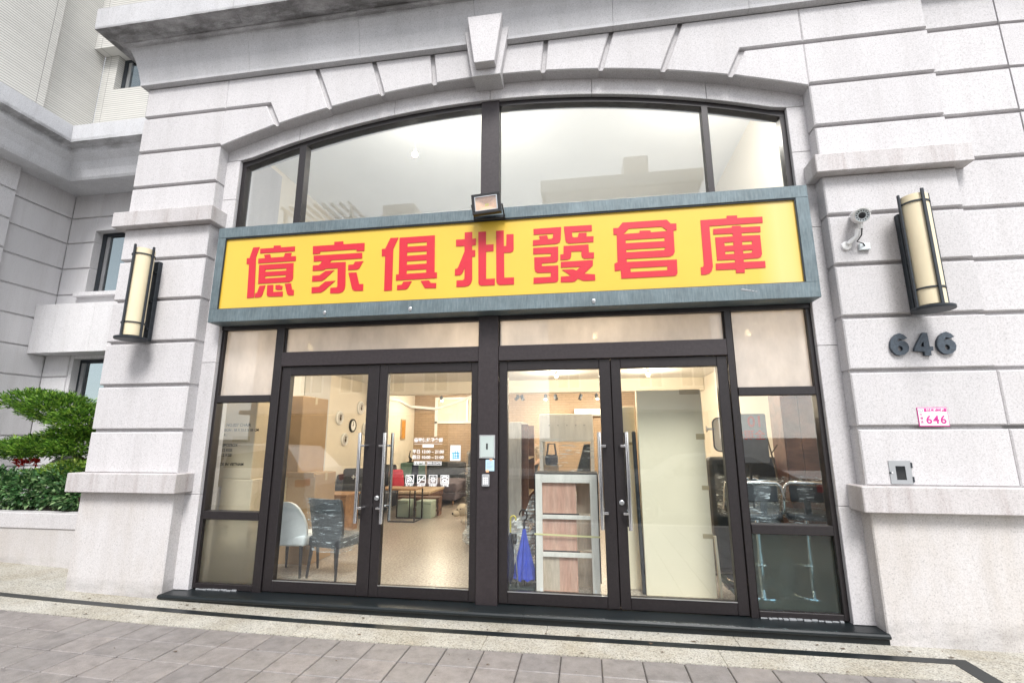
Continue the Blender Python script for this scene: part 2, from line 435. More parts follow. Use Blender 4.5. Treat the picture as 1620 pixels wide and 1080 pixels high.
def blur_glass(name, rough, col, milky):
    m = bpy.data.materials.new(name); m.use_nodes = True
    nt = m.node_tree; nt.nodes.clear()
    out = nt.nodes.new('ShaderNodeOutputMaterial')
    rf = nt.nodes.new('ShaderNodeBsdfRefraction'); rf.inputs['IOR'].default_value = 1.03
    rf.inputs['Roughness'].default_value = rough; rf.inputs['Color'].default_value = (*col, 1)
    gl = nt.nodes.new('ShaderNodeBsdfGlossy'); gl.inputs['Roughness'].default_value = 0.15
    tl = nt.nodes.new('ShaderNodeBsdfTranslucent'); tl.inputs['Color'].default_value = (*col, 1)
    fr = pane_fresnel(nt, 1.5)
    m0 = nt.nodes.new('ShaderNodeMixShader'); m0.inputs[0].default_value = milky
    nt.links.new(rf.outputs[0], m0.inputs[1]); nt.links.new(tl.outputs[0], m0.inputs[2])
    mx = nt.nodes.new('ShaderNodeMixShader')
    nt.links.new(fr.outputs[0], mx.inputs[0]); nt.links.new(m0.outputs[0], mx.inputs[1]); nt.links.new(gl.outputs[0], mx.inputs[2])
    nt.links.new(mx.outputs[0], out.inputs['Surface'])
    MATS[name] = m
blur_glass('glass_blur', 0.34, (0.97, 1.0, 0.98), 0.4)
blur_glass('glass_blur_dim', 0.30, (0.78, 0.92, 0.96), 0.16)  # same glass as the left pane; the dimmer room is put into its tint
def film_mat(name, amount, col=(0.80, 0.87, 0.90)):
    """stretch film: mostly clear, with pale slanting wrinkles and hard glints"""
    m = bpy.data.materials.new(name); m.use_nodes = True
    nt = m.node_tree; nt.nodes.clear()
    out = nt.nodes.new('ShaderNodeOutputMaterial')
    tc = nt.nodes.new('ShaderNodeTexCoord')
    mp = nt.nodes.new('ShaderNodeMapping'); mp.inputs['Rotation'].default_value = (0, math.radians(24), 0); mp.inputs['Scale'].default_value = (3.5, 3.5, 26)
    nt.links.new(tc.outputs['Object'], mp.inputs['Vector'])
    f = noise(nt, mp.outputs[0], 1.6, 5.0, 0.6)
    mp2 = nt.nodes.new('ShaderNodeMapping'); mp2.inputs['Rotation'].default_value = (0, math.radians(-40), 0); mp2.inputs['Scale'].default_value = (4, 4, 34)
    nt.links.new(tc.outputs['Object'], mp2.inputs['Vector'])
    f2 = noise(nt, mp2.outputs[0], 1.2, 4.0, 0.6)
    k1 = ramp(nt, f, [(0.56 - amount * 0.2, 0.06 + amount * 0.16), (0.66 - amount * 0.2, 0.14 + amount * 0.3), (0.70, 0.9)])
    k2 = ramp(nt, f2, [(0.62, 0.0), (0.67, 0.75)])
    k = mixc(nt, k1, k2, 1.0, 'ADD')
    tr = nt.nodes.new('ShaderNodeBsdfTransparent')
    b = nt.nodes.new('ShaderNodeBsdfPrincipled')
    b.inputs['Base Color'].default_value = (*col, 1); b.inputs['Roughness'].default_value = 0.2
    bm_ = nt.nodes.new('ShaderNodeBump'); bm_.inputs['Strength'].default_value = 0.6; bm_.inputs['Distance'].default_value = 0.02
    nt.links.new(f, bm_.inputs['Height']); nt.links.new(bm_.outputs[0], b.inputs['Normal'])
    mx = nt.nodes.new('ShaderNodeMixShader')
    nt.links.new(k, mx.inputs[0]); nt.links.new(tr.outputs[0], mx.inputs[1]); nt.links.new(b.outputs[0], mx.inputs[2])
    nt.links.new(mx.outputs[0], out.inputs['Surface'])
    MATS[name] = m
film_mat('film', 0.22)
film_mat('film_thick', 0.75)
def emit(name, col, strength):
    m, nt, b = nmat(name)
    b.inputs['Base Color'].default_value = (*col, 1)
    b.inputs['Emission Color'].default_value = (*col, 1)
    b.inputs['Emission Strength'].default_value = strength
    MATS[name] = m
emit('bulb_warm', (1.0, 0.78, 0.45), 14.0)

# ------------------------------------------------------------------ mesh helpers
class MB:
    def __init__(self):
        self.bm = bmesh.new()
    def box(self, x0, x1, y0, y1, z0, z1, bev=0.0, rot=None, seg=1):
        c = Vector(((x0 + x1) / 2, (y0 + y1) / 2, (z0 + z1) / 2))
        r = bmesh.ops.create_cube(self.bm, size=1.0)
        vs = r['verts']
        bmesh.ops.scale(self.bm, vec=(abs(x1 - x0), abs(y1 - y0), abs(z1 - z0)), verts=vs)
        if bev:
            es = list({e for v in vs for e in v.link_edges})
            rb = bmesh.ops.bevel(self.bm, geom=es, offset=bev, segments=seg, affect='EDGES', profile=0.6)
            vs = list({v for f in rb['faces'] for v in f.verts} | {v for v in vs if v.is_valid})
        if rot:
            bmesh.ops.rotate(self.bm, cent=(0, 0, 0), matrix=rot, verts=vs)
        bmesh.ops.translate(self.bm, vec=c, verts=vs)
        return vs
    def prism(self, poly, y0, y1, bev=0.0):
        """polygon of (x, z) extruded from y0 (front) to y1 (back)"""
        a = [self.bm.verts.new((x, y0, z)) for x, z in poly]
        b = [self.bm.verts.new((x, y1, z)) for x, z in poly]
        n = len(poly)
        ff = self.bm.faces.new(a)
        fs = [ff, self.bm.faces.new(list(reversed(b)))]
        for i in range(n):
            fs.append(self.bm.faces.new((a[i], b[i], b[(i + 1) % n], a[(i + 1) % n])))
        bmesh.ops.recalc_face_normals(self.bm, faces=fs)
        if bev:
            bmesh.ops.bevel(self.bm, geom=list(ff.edges), offset=bev, segments=1, affect='EDGES', profile=0.6)
        return self
    def prism_axis(self, poly, lo, hi, axis='X'):
        """polygon in the plane normal to axis ('X': (y, z), 'Z': (x, y)), extruded along it"""
        def P(u, v, t):
            return (t, u, v) if axis == 'X' else ((u, v, t) if axis == 'Z' else (u, t, v))
        a = [self.bm.verts.new(P(u, v, lo)) for u, v in poly]
        b = [self.bm.verts.new(P(u, v, hi)) for u, v in poly]
        n = len(poly)
        fs = [self.bm.faces.new(a), self.bm.faces.new(list(reversed(b)))]
        for i in range(n):
            fs.append(self.bm.faces.new((a[i], b[i], b[(i + 1) % n], a[(i + 1) % n])))
        bmesh.ops.recalc_face_normals(self.bm, faces=fs)
        return self
    def tube(self, pts, r, seg=10, cap=True):
        pts = [Vector(p) for p in pts]
        rs = r if hasattr(r, '__len__') else [r] * len(pts)
        rings = []
        prev = None
        for i, p in enumerate(pts):
            d = (pts[min(i + 1, len(pts) - 1)] - pts[max(i - 1, 0)]).normalized()
            if prev is None:
                u = d.orthogonal().normalized()
            else:
                u = (prev - d * prev.dot(d))
                u = u.normalized() if u.length > 1e-6 else d.orthogonal().normalized()
            prev = u
            w = d.cross(u)
            rings.append([self.bm.verts.new(p + (u * math.cos(2 * math.pi * k / seg) + w * math.sin(2 * math.pi * k / seg)) * rs[i]) for k in range(seg)])
        fs = []
        for a, b in zip(rings, rings[1:]):
            for k in range(seg):
                fs.append(self.bm.faces.new((a[k], a[(k + 1) % seg], b[(k + 1) % seg], b[k])))
        if cap:
            fs.append(self.bm.faces.new(list(reversed(rings[0]))))
            fs.append(self.bm.faces.new(rings[-1]))
        bmesh.ops.recalc_face_normals(self.bm, faces=fs)
        return self
    def lathe(self, prof, c=(0, 0, 0), seg=24, axis=None):
        """profile of (radius, height) turned about the vertical through c"""
        c = Vector(c)
        q = Vector((0, 0, 1)).rotation_difference(Vector(axis)) if axis else None
        rings = []
        for r, z in prof:
            ring = []
            for k in range(seg):
                v = Vector((r * math.cos(2 * math.pi * k / seg), r * math.sin(2 * math.pi * k / seg), z))
                if q:
                    v = q @ v
                ring.append(self.bm.verts.new(c + v))
            rings.append(ring)
        fs = []
        for a, b in zip(rings, rings[1:]):
            for k in range(seg):
                fs.append(self.bm.faces.new((a[k], a[(k + 1) % seg], b[(k + 1) % seg], b[k])))
        fs.append(self.bm.faces.new(list(reversed(rings[0]))))
        fs.append(self.bm.faces.new(rings[-1]))
        bmesh.ops.recalc_face_normals(self.bm, faces=fs)
        return self
    def ball(self, c, r, seg=12, sq=(1, 1, 1)):
        res = bmesh.ops.create_uvsphere(self.bm, u_segments=seg, v_segments=max(6, seg // 2 + 2), radius=r)
        bmesh.ops.scale(self.bm, vec=sq, verts=res['verts'])
        bmesh.ops.translate(self.bm, vec=c, verts=res['verts'])
        return self
    def quad(self, a, b, c, d):
        self.bm.faces.new([self.bm.verts.new(p) for p in (a, b, c, d)])
        return self
    def sheet(self, poly, z=0.0, zf=None):
        self.bm.faces.new([self.bm.verts.new((x, y, zf(x, y) if zf else z)) for x, y in poly])
        return self
def obj(name, mb, mat, parent=None, smooth=False, label=None):
    """ONE mesh object; coordinates are world coordinates, kept under a parent standing anywhere"""
    me = bpy.data.meshes.new(name)
    mb.bm.to_mesh(me)
    mb.bm.free()
    return objm(name, me, mat, parent, smooth, label)
def world_loc(p):
    v = Vector(p.location)
    while p.parent:
        p = p.parent
        v = v + p.location
    return v
def objm(name, me, mat, parent=None, smooth=False, label=None):
    me.materials.clear()
    me.materials.append(MATS[mat])
    if smooth:
        for p in me.polygons:
            p.use_smooth = True
        try:
            me.set_sharp_from_angle(angle=math.radians(40))
        except Exception:
            pass
    o = bpy.data.objects.new(name, me)
    COL.objects.link(o)
    if parent:
        o.parent = parent
        o.location = -world_loc(parent)
    if label:
        o['label'] = label
    return o
def tag(o, label, cat, group=None):
    o['label'] = label
    o['category'] = cat
    if group:
        o['group'] = group
    return o
def thing(name, label, cat, loc=(0, 0, 0), group=None):
    o = bpy.data.objects.new(name, None)
    COL.objects.link(o)
    o.location = loc
    o.empty_display_size = 0.1
    return tag(o, label, cat, group)
def struct(name, mb, mat):
    o = obj(name, mb, mat)
    o['kind'] = 'structure'
    return o
def copy_tree(o, loc=None, label=None, parent=None):
    c = o.copy()
    COL.objects.link(c)
    if parent:
        c.parent = parent
    for ch in list(o.children):
        copy_tree(ch, parent=c)
    if loc is not None:
        c.location = loc
    if label:
        c['label'] = label
    return c
DG = None
def text_mesh(body, size, at, right=(1, 0, 0), up=(0, 0, 1), extrude=0.001, bold=0.0, align='LEFT', spacing=1.0, mirror=False, bevel=0.0):
    """lettering as a mesh lying in the plane (right, up)"""
    cu = bpy.data.curves.new('lettering', 'FONT')
    cu.body = body
    cu.size = size
    cu.extrude = extrude
    cu.offset = bold
    cu.align_x = align
    cu.space_character = spacing
    cu.resolution_u = 3
    cu.bevel_depth = bevel
    cu.bevel_resolution = 1
    o = bpy.data.objects.new('lettering', cu)
    COL.objects.link(o)
    bpy.context.view_layer.update()
    me = bpy.data.meshes.new_from_object(o.evaluated_get(bpy.context.evaluated_depsgraph_get()))
    bpy.data.objects.remove(o)
    bpy.data.curves.remove(cu)
    R, U = Vector(right).normalized(), Vector(up).normalized()
    if mirror:
        R = -R
    N = R.cross(U)
    mt = Matrix((R, U, N)).transposed().to_4x4()
    mt.translation = Vector(at)
    me.transform(mt)
    if mirror:
        pass
    return me
def join_meshes(name, meshes):
    bm = bmesh.new()
    for m in meshes:
        bm.from_mesh(m)
    me = bpy.data.meshes.new(name)
    bm.to_mesh(me)
    bm.free()
    return me
def curve_poly(name, rings, y, extrude):
    """flat shape with holes in the plane y, from rings of (x, z)"""
    cu = bpy.data.curves.new(name, 'CURVE')
    cu.dimensions = '2D'
    cu.fill_mode = 'BOTH'
    cu.extrude = extrude
    for ring in rings:
        sp = cu.splines.new('POLY')
        sp.points.add(len(ring) - 1)
        for p, (x, z) in zip(sp.points, ring):
            p.co = (x, z, 0, 1)
        sp.use_cyclic_u = True
    o = bpy.data.objects.new(name, cu)
    COL.objects.link(o)
    bpy.context.view_layer.update()
    me = bpy.data.meshes.new_from_object(o.evaluated_get(bpy.context.evaluated_depsgraph_get()))
    bpy.data.objects.remove(o)
    bpy.data.curves.remove(cu)
    mt = Matrix(((1, 0, 0, 0), (0, 0, -1, y), (0, 1, 0, 0), (0, 0, 0, 1)))
    me.transform(mt)
    return me
def lerp(a, b, t):
    return a + (b - a) * t
CX = -1.01                       # the axis of the shopfront
def gz(x, y=0):
    """the pavement climbs gently to the left"""
    return 0.0035 * (x + 1) ** 2 if x < -1 else 0.0
GLYPHS = [[[(-3810,3881),(-3724,3883),(-3760,3760),(-3725,3266),(-3818,3262),(-3839,3676),(-3873,3679),(-3877,3754),(-3842,3752)],[(-3715,3860),(-3544,3861),(-3545,3888),(-3456,3885),(-3452,3861),(-3273,3861),(-3270,3803),(-3712,3803)],[(-3658,3782),(-3580,3783),(-3565,3741),(-3401,3742),(-3391,3785),(-3307,3785),(-3314,3741),(-3250,3741),(-3246,3682),(-3723,3679),(-3726,3738),(-3640,3740)],[(-3708,3659),(-3271,3659),(-3260,3474),(-3272,3445),(-3306,3430),(-3695,3429)],[(-3620,3598),(-3353,3599),(-3355,3571),(-3619,3570)],[(-3615,3516),(-3352,3517),(-3356,3492),(-3614,3489)],[(-3674,3403),(-3599,3406),(-3624,3295),(-3641,3270),(-3667,3265),(-3718,3264),(-3720,3320),(-3696,3321)],[(-3576,3406),(-3499,3407),(-3493,3321),(-3372,3322),(-3369,3263),(-3535,3267),(-3560,3275),(-3571,3295)],[(-3472,3402),(-3415,3403),(-3409,3391),(-3381,3389),(-3383,3342),(-3446,3343),(-3467,3354)],[(-3357,3413),(-3280,3414),(-3257,3335),(-3235,3334),(-3233,3270),(-3294,3271),(-3316,3288)]],[[(-3046,3849),(-2782,3849),(-2785,3885),(-2675,3885),(-2671,3848),(-2413,3848),(-2412,3751),(-2504,3753),(-2508,3776),(-2950,3776),(-2951,3750),(-3040,3752)],[(-3028,3732),(-2435,3731),(-2432,3664),(-2804,3663),(-2819,3635),(-2627,3633),(-2612,3353),(-2618,3308),(-2637,3282),(-2678,3268),(-2788,3271),(-2790,3335),(-2717,3337),(-2707,3345),(-2720,3564),(-2863,3564),(-2892,3549),(-3024,3548),(-3027,3613),(-2957,3613),(-2933,3629),(-2918,3662),(-3021,3661)],[(-3022,3490),(-2933,3492),(-2865,3539),(-2757,3541),(-2870,3440),(-2903,3422),(-3021,3422)],[(-3019,3354),(-2930,3356),(-2859,3413),(-2736,3417),(-2867,3304),(-2900,3286),(-3015,3284)],[(-2593,3596),(-2532,3597),(-2515,3629),(-2414,3630),(-2459,3547),(-2483,3534),(-2591,3533)],[(-2586,3502),(-2489,3501),(-2447,3362),(-2398,3360),(-2397,3283),(-2496,3285),(-2522,3301),(-2533,3324)]],[[(-2107,3886),(-2011,3884),(-2067,3752),(-2059,3270),(-2150,3268),(-2158,3672),(-2198,3674),(-2203,3761),(-2163,3761)],[(-2000,3882),(-1588,3883),(-1578,3450),(-1551,3449),(-1550,3384),(-2020,3381),(-2019,3450),(-1988,3450)],[(-1903,3808),(-1678,3810),(-1678,3768),(-1901,3768)],[(-1902,3702),(-1676,3702),(-1676,3663),(-1902,3661)],[(-1900,3597),(-1673,3598),(-1674,3557),(-1899,3556)],[(-1897,3492),(-1673,3492),(-1674,3453),(-1897,3451)],[(-1932,3362),(-1833,3363),(-1876,3287),(-1901,3272),(-2001,3271),(-2001,3327),(-1948,3329)],[(-1734,3361),(-1639,3363),(-1616,3331),(-1555,3328),(-1556,3271),(-1683,3276)]],[[(-1248,3892),(-1163,3893),(-1163,3812),(-1121,3814),(-1121,3736),(-1162,3736),(-1161,3680),(-1127,3680),(-1127,3607),(-1160,3605),(-1156,3345),(-1169,3303),(-1196,3278),(-1231,3270),(-1330,3271),(-1329,3345),(-1259,3344),(-1242,3358),(-1242,3481),(-1268,3419),(-1291,3402),(-1350,3402),(-1349,3475),(-1324,3480),(-1313,3497),(-1247,3671),(-1249,3735),(-1343,3737),(-1346,3814),(-1248,3814)],[(-1096,3888),(-1010,3887),(-1008,3734),(-924,3733),(-925,3655),(-1006,3654),(-1003,3345),(-907,3344),(-909,3271),(-1053,3271),(-1077,3282),(-1087,3302)],[(-898,3886),(-813,3885),(-811,3704),(-786,3706),(-783,3838),(-705,3836),(-704,3665),(-711,3641),(-734,3627),(-809,3627),(-806,3348),(-701,3346),(-702,3268),(-855,3268),(-882,3284),(-892,3308)]],[[(-489,3879),(-191,3881),(-200,3739),(-212,3708),(-242,3694),(-498,3689),(-495,3751),(-422,3753),(-430,3795),(-343,3797),(-332,3754),(-299,3754),(-282,3765),(-279,3812),(-488,3813)],[(-164,3883),(130,3881),(129,3813),(-80,3814),(-76,3762),(-60,3753),(-21,3754),(-9,3800),(74,3798),(72,3754),(145,3753),(141,3689),(-117,3688),(-142,3704),(-152,3732)],[(-494,3663),(-228,3662),(-231,3513),(-246,3492),(-272,3486),(-402,3485),(-404,3454),(-232,3452),(-234,3292),(-247,3274),(-269,3267),(-495,3265),(-493,3331),(-313,3331),(-311,3377),(-452,3381),(-474,3398),(-483,3426),(-485,3556),(-309,3555),(-307,3588),(-495,3592)],[(-171,3664),(89,3665),(91,3575),(143,3573),(140,3508),(39,3510),(18,3529),(11,3553),(13,3595),(-91,3596),(-95,3543),(-110,3517),(-139,3509),(-209,3510),(-208,3572),(-175,3573)],[(-204,3489),(129,3491),(125,3430),(34,3347),(145,3333),(145,3268),(24,3269),(-32,3297),(-62,3268),(-91,3262),(-211,3266),(-208,3327),(-104,3331),(-195,3402),(-80,3402),(-44,3386),(-3,3423),(-206,3426)]],[[(447,3884),(894,3883),(929,3838),(986,3835),(984,3763),(953,3761),(950,3528),(934,3499),(906,3482),(878,3480),(471,3481),(471,3449),(965,3446),(962,3303),(951,3281),(926,3272),(407,3273),(405,3364),(345,3356),(345,3438),(377,3451),(382,3755),(350,3754),(349,3828),(401,3828)],[(508,3812),(840,3810),(893,3760),(728,3756),(724,3777),(615,3781),(614,3758),(452,3756)],[(470,3688),(859,3687),(857,3651),(470,3653)],[(471,3582),(861,3582),(848,3554),(471,3553)],[(504,3379),(868,3379),(864,3338),(504,3338)]],[[(1223,3853),(1476,3854),(1480,3882),(1579,3879),(1578,3851),(1816,3847),(1813,3782),(1305,3782),(1304,3350),(1291,3307),(1266,3282),(1232,3270),(1187,3270),(1188,3349),(1208,3352),(1220,3370)],[(1339,3749),(1518,3752),(1521,3768),(1603,3766),(1604,3749),(1787,3746),(1783,3685),(1605,3687),(1604,3657),(1776,3654),(1774,3455),(1762,3426),(1738,3414),(1598,3410),(1598,3382),(1795,3380),(1793,3311),(1600,3310),(1596,3269),(1515,3271),(1516,3310),(1330,3313),(1333,3380),(1516,3382),(1517,3410),(1349,3413),(1350,3657),(1518,3657),(1519,3686),(1334,3691)],[(1433,3595),(1518,3597),(1517,3562),(1434,3560)],[(1601,3594),(1693,3595),(1690,3560),(1600,3560)],[(1433,3502),(1518,3502),(1518,3472),(1432,3472)],[(1601,3501),(1690,3502),(1679,3474),(1601,3470)]]]
# ------------------------------------------------------------------ ground, pavement, road
b = MB()
xs = [-60, -30, -14] + [-9 + 0.5 * i for i in range(17)] + [0, 6, 14, 30, 60]
for i in range(len(xs) - 1):
    x0, x1 = xs[i], xs[i + 1]
    h0, h1 = min(gz(x0), 0.16), min(gz(x1), 0.16)
    ys = [-5.0, -0.2, 30.0]
    for y0, y1 in zip(ys, ys[1:]):
        b.quad((x0, y0, h0 - 0.012), (x1, y0, h1 - 0.012), (x1, y1, h1 - 0.012), (x0, y1, h0 - 0.012))
bmesh.ops.remove_doubles(b.bm, verts=b.bm.verts, dist=1e-4)
pavement = struct('pavement', b, 'grout')
b = MB()
b.quad((-300, -600, -0.16), (300, -600, -0.16), (300, 600, -0.16), (-300, 600, -0.16))
ground = struct('ground', b, 'asphalt')
b = MB()
b.quad((-120, -17.0, -0.155), (120, -17.0, -0.155), (120, -5.2, -0.155), (-120, -5.2, -0.155))
road = struct('road', b, 'asphalt')
b = MB()
for k in range(-8, 9):
    b.quad((k * 8, -11.2, -0.150), (k * 8 + 4, -11.2, -0.150), (k * 8 + 4, -11.05, -0.150), (k * 8, -11.05, -0.150))
obj('road_marking', b, 'road_paint', road)
b = MB()
b.box(-60, 60, -5.2, -5.0, -0.3, 0.0, 0.02)
obj('kerb', b, 'concrete_pale', pavement)
b = MB()
b.box(-120, 120, -22.0, -17.0, -0.3, -0.02)
obj('far_pavement', b, 'concrete_pale', road)

def slab(name, x0, x1, y0, y1, mat, top=0.0, th=0.03, gap=0.002, n=6, parent=None):
    """a paving slab that follows the slope"""
    mb = MB()
    x0 += gap; x1 -= gap; y0 += gap; y1 -= gap
    k = max(1, int((x1 - x0) / 0.6))
    rows = []
    for i in range(k + 1):
        x = lerp(x0, x1, i / k)
        h = min(gz(x), 0.16)
        rows.append([mb.bm.verts.new(p) for p in ((x, y0, h + top - th), (x, y0, h + top), (x, y1, h + top), (x, y1, h + top - th))])
    for a, c in zip(rows, rows[1:]):
        for j in range(4):
            mb.bm.faces.new((a[j], c[j], c[(j + 1) % 4], a[(j + 1) % 4]))
    mb.bm.faces.new(list(reversed(rows[0]))); mb.bm.faces.new(rows[-1])
    bmesh.ops.recalc_face_normals(mb.bm, faces=mb.bm.faces)
    return obj(name, mb, mat, parent or pavement)
Y_BACK, Y_B0, Y_B1, Y_PV = -0.18, -0.455, -0.545, -0.825
for x0, x1 in ((-14, -9.0), (-9.0, -5.62), (-5.62, -3.95), (-3.95, -2.2), (-2.2, -0.4), (-0.4, 1.2), (1.2, 2.44), (2.44, 4.6), (4.6, 8)):
    slab('border_slab', x0, x1, Y_B0, Y_BACK if x0 < -5.7 else -0.18, 'pebble_wash')
for x0, x1 in ((-14, -9.0), (-9.0, -6.2), (-6.2, -4.4), (-4.4, -2.6), (-2.6, -0.9), (-0.9, 1.0), (1.0, 2.70)):
    slab('border_slab', x0, x1, Y_PV, Y_B1, 'pebble_wash')
slab('border_slab', 2.545, 2.70, -5.0, Y_PV, 'pebble_wash')
slab('border_slab', 2.835, 8.0, -2.2, Y_B0, 'pebble_wash')
slab('border_slab', 2.835, 8.0, -5.0, -2.2, 'pebble_wash')
for x0, x1 in ((-14, -8.4), (-8.4, -6.0), (-6.0, -3.6), (-3.6, -1.2), (-1.2, 1.2), (1.2, 2.70)):
    slab('dark_strip', x0, x1, Y_B1, Y_B0, 'granite_dark', 0.0015, gap=0.0008)
slab('dark_strip', 2.70, 2.835, -5.0, Y_B0, 'granite_dark', 0.0015, gap=0.0008)
slab('border_slab', -7.9, -5.62, -0.18, 0.42, 'pebble_wash')
# pavers, one object each where the photograph lets them be told apart
pb = MB()
pb.box(-0.151, 0.151, -0.146, 0.146, -0.035, 0.0, 0.005)
paver_me = bpy.data.meshes.new('paver')
pb.bm.to_mesh(paver_me); pb.bm.free()
paver_me.materials.append(MATS['paver'])
far = MB()
for j in range(14):
    y = Y_PV - 0.004 - 0.15 - j * 0.30
    if y < -4.95:
        break
    i = 0
    while True:
        x = 2.545 - 0.157 - i * 0.31
        i += 1
        if x < -12:
            break
        h = min(gz(x), 0.16)
        sl = math.atan(0.007 * (x + 1)) if -7.7 < x < -1 else 0.0
        jit = random.uniform(-0.0012, 0.0012)
        # in view: a fan that narrows towards the camera
        if j < 5 and -6.6 < x < 2.5 and (y > -1.2 or x > -5.2):
            o = bpy.data.objects.new('paver', paver_me)
            COL.objects.link(o)
            o.parent = pavement
            o.location = (x, y, h + jit)
            o.rotation_euler = (random.uniform(-0.004, 0.004), -sl + random.uniform(-0.003, 0.003), random.uniform(-0.004, 0.004))
        else:
            far.box(x - 0.151, x + 0.151, y - 0.146, y + 0.146, h - 0.035, h + jit)
o = obj('paver_field', far, 'paver', pavement)
o['kind'] = 'stuff'

# dry leaves and grit lying on the paving
lit = MB()
lr0 = random.Random(21)
for _ in range(150):
    x, y = lr0.uniform(-5.5, 3.4), lr0.choice((lr0.uniform(-1.9, -0.3), lr0.uniform(-0.45, -0.29)))
    s_ = lr0.uniform(0.004, 0.012) if lr0.random() < 0.8 else lr0.uniform(0.015, 0.028)
    a = lr0.uniform(0, 6.28)
    h = min(gz(x), 0.16) + 0.003
    lit.bm.faces.new([lit.bm.verts.new((x + s_ * k * math.cos(a + t), y + s_ * 0.55 * k * math.sin(a + t), h + 0.004 * (i % 2) + s_ * 0.1)) for i, (t, k) in enumerate(((0, 1.2), (1.2, .7), (2.6, 1), (4.0, .8), (5.2, .6)))])
o = obj('leaf_litter', lit, 'bark')
o['kind'] = 'stuff'

# ------------------------------------------------------------------ the shop building
bld = thing('shop_building', 'pale granite shop building with rusticated piers, arched window and dark glazed doors', 'building', (CX, 0, 0))
YP = -0.25
GAP = 0.034
def stone(poly, y0=YP, y1=0.15, mat='granite', bev=0.011, name='stone_block'):
    mb = MB()
    mb.prism(poly, y0, y1, bev)
    return obj(name, mb, mat, bld)
def rect(x0, x1, z0, z1):
    return [(x0, z0), (x1, z0), (x1, z1), (x0, z1)]
ZS = [1.75, 2.26, 2.77, 3.285, 3.80]
XO, XI = 4.615, 3.43            # pier outer and inner edge, measured from the axis
AR = 10.605
AZ = 5.85 - AR
def arc(d):
    return AZ + math.sqrt(AR * AR - d * d)
for s in (-1, 1):
    def sx(a, c):
        return (CX + s * a, CX + s * c) if s > 0 else (CX + s * c, CX + s * a)
    for i, z in enumerate(ZS):
        top = (ZS + [4.235])[i + 1]
        x0, x1 = sx(XI, XO)
        stone(rect(x0, x1, z + GAP, top if i == 4 else top))
    lz0, lz1 = (1.10, 1.305) if s < 0 else (1.05, 1.268)
    x0, x1 = sx(XI, XO)
    stone(rect(x0, x1, lz1, 1.75))
    # above the upper ledge
    stone(rect(x0, x1, 4.43, 4.785))
    stone(rect(x0, x1, 4.785 + GAP, 5.28))
    stone(rect(x0, x1, 5.28 + GAP, 5.79))
    stone(rect(x0, x1, 5.79 + GAP, 6.235))
    # ledges
    a, c = sx(XI - 0.09, XO + 0.10)
    mb = MB(); mb.box(a, c, YP - 0.10, 0.1, 4.235, 4.43, 0.008); obj('ledge', mb, 'granite_ledge', bld)
    if s < 0:
        mb = MB(); mb.box(a, c, YP - 0.10, 0.25, lz0, lz1, 0.008); obj('ledge', mb, 'granite_ledge', bld)
        stone(rect(x0, x1, -0.1, lz0), YP, 0.9, 'granite_base', name='base_block')
    else:
        mb = MB(); mb.box(a, 8.0, YP - 0.10, 0.1, lz0, lz1, 0.008); obj('ledge', mb, 'granite_ledge', bld)
        stone(rect(x0, 8.0, -0.1, lz0), YP, 0.15, 'granite_base', name='base_block')
    # spandrel stones and voussoirs
    g = 0.026
    def pl(pts):
        q = [(CX + s * d, z) for d, z in pts]
        return q if s > 0 else list(reversed(q))
    n = 5
    st = [(lerp(2.675, XI, i / n), arc(lerp(2.675, XI, i / n))) for i in range(n + 1)]
    stone(pl([(d + (g if i == 0 else 0), z) for i, (d, z) in enumerate(st)] + [(XI, 5.79), (2.82 + g, 5.79)]))
    bots, tops = [0.0, 0.65, 1.305, 1.98, 2.675], [0.0, 0.69, 1.44, 2.20]
    for i in range(3):
        ds = [lerp(bots[i] + g, bots[i + 1] - g, t / 4) for t in range(5)]
        stone(pl([(d, arc(d)) for d in ds] + [(tops[i + 1] - g, 6.235), (tops[i] + g, 6.235)]), name='voussoir')
    ds = [lerp(1.98 + g, 2.675 - g, t / 4) for t in range(5)]
    stone(pl([(d, arc(d)) for d in ds] + [(2.82 - g, 5.79 + GAP), (XI - 0.002, 5.79 + GAP), (XI - 0.002, 6.235), (2.20 + g, 6.235)]), name='voussoir')
# soffit lining of the arch behind the voussoirs, and the core wall with its arched opening
n = 24
arch_pts = [(CX + lerp(3.43, -3.43, i / n), arc(lerp(3.43, -3.43, i / n)) + 0.012) for i in range(n + 1)]
mb = MB()
mb.prism([(CX - 4.6, -0.2), (CX - 4.6, 7.12), (CX + XO - 0.02, 7.12), (CX + XO - 0.02, -0.2), (CX + 3.442, -0.2), (CX + 3.442, arch_pts[0][1])]
         + arch_pts[1:-1] + [(CX - 3.442, arch_pts[-1][1]), (CX - 3.442, -0.2)], -0.205, 0.30)
bmesh.ops.triangulate(mb.bm, faces=mb.bm.faces)
obj('core_wall', mb, 'granite', bld)
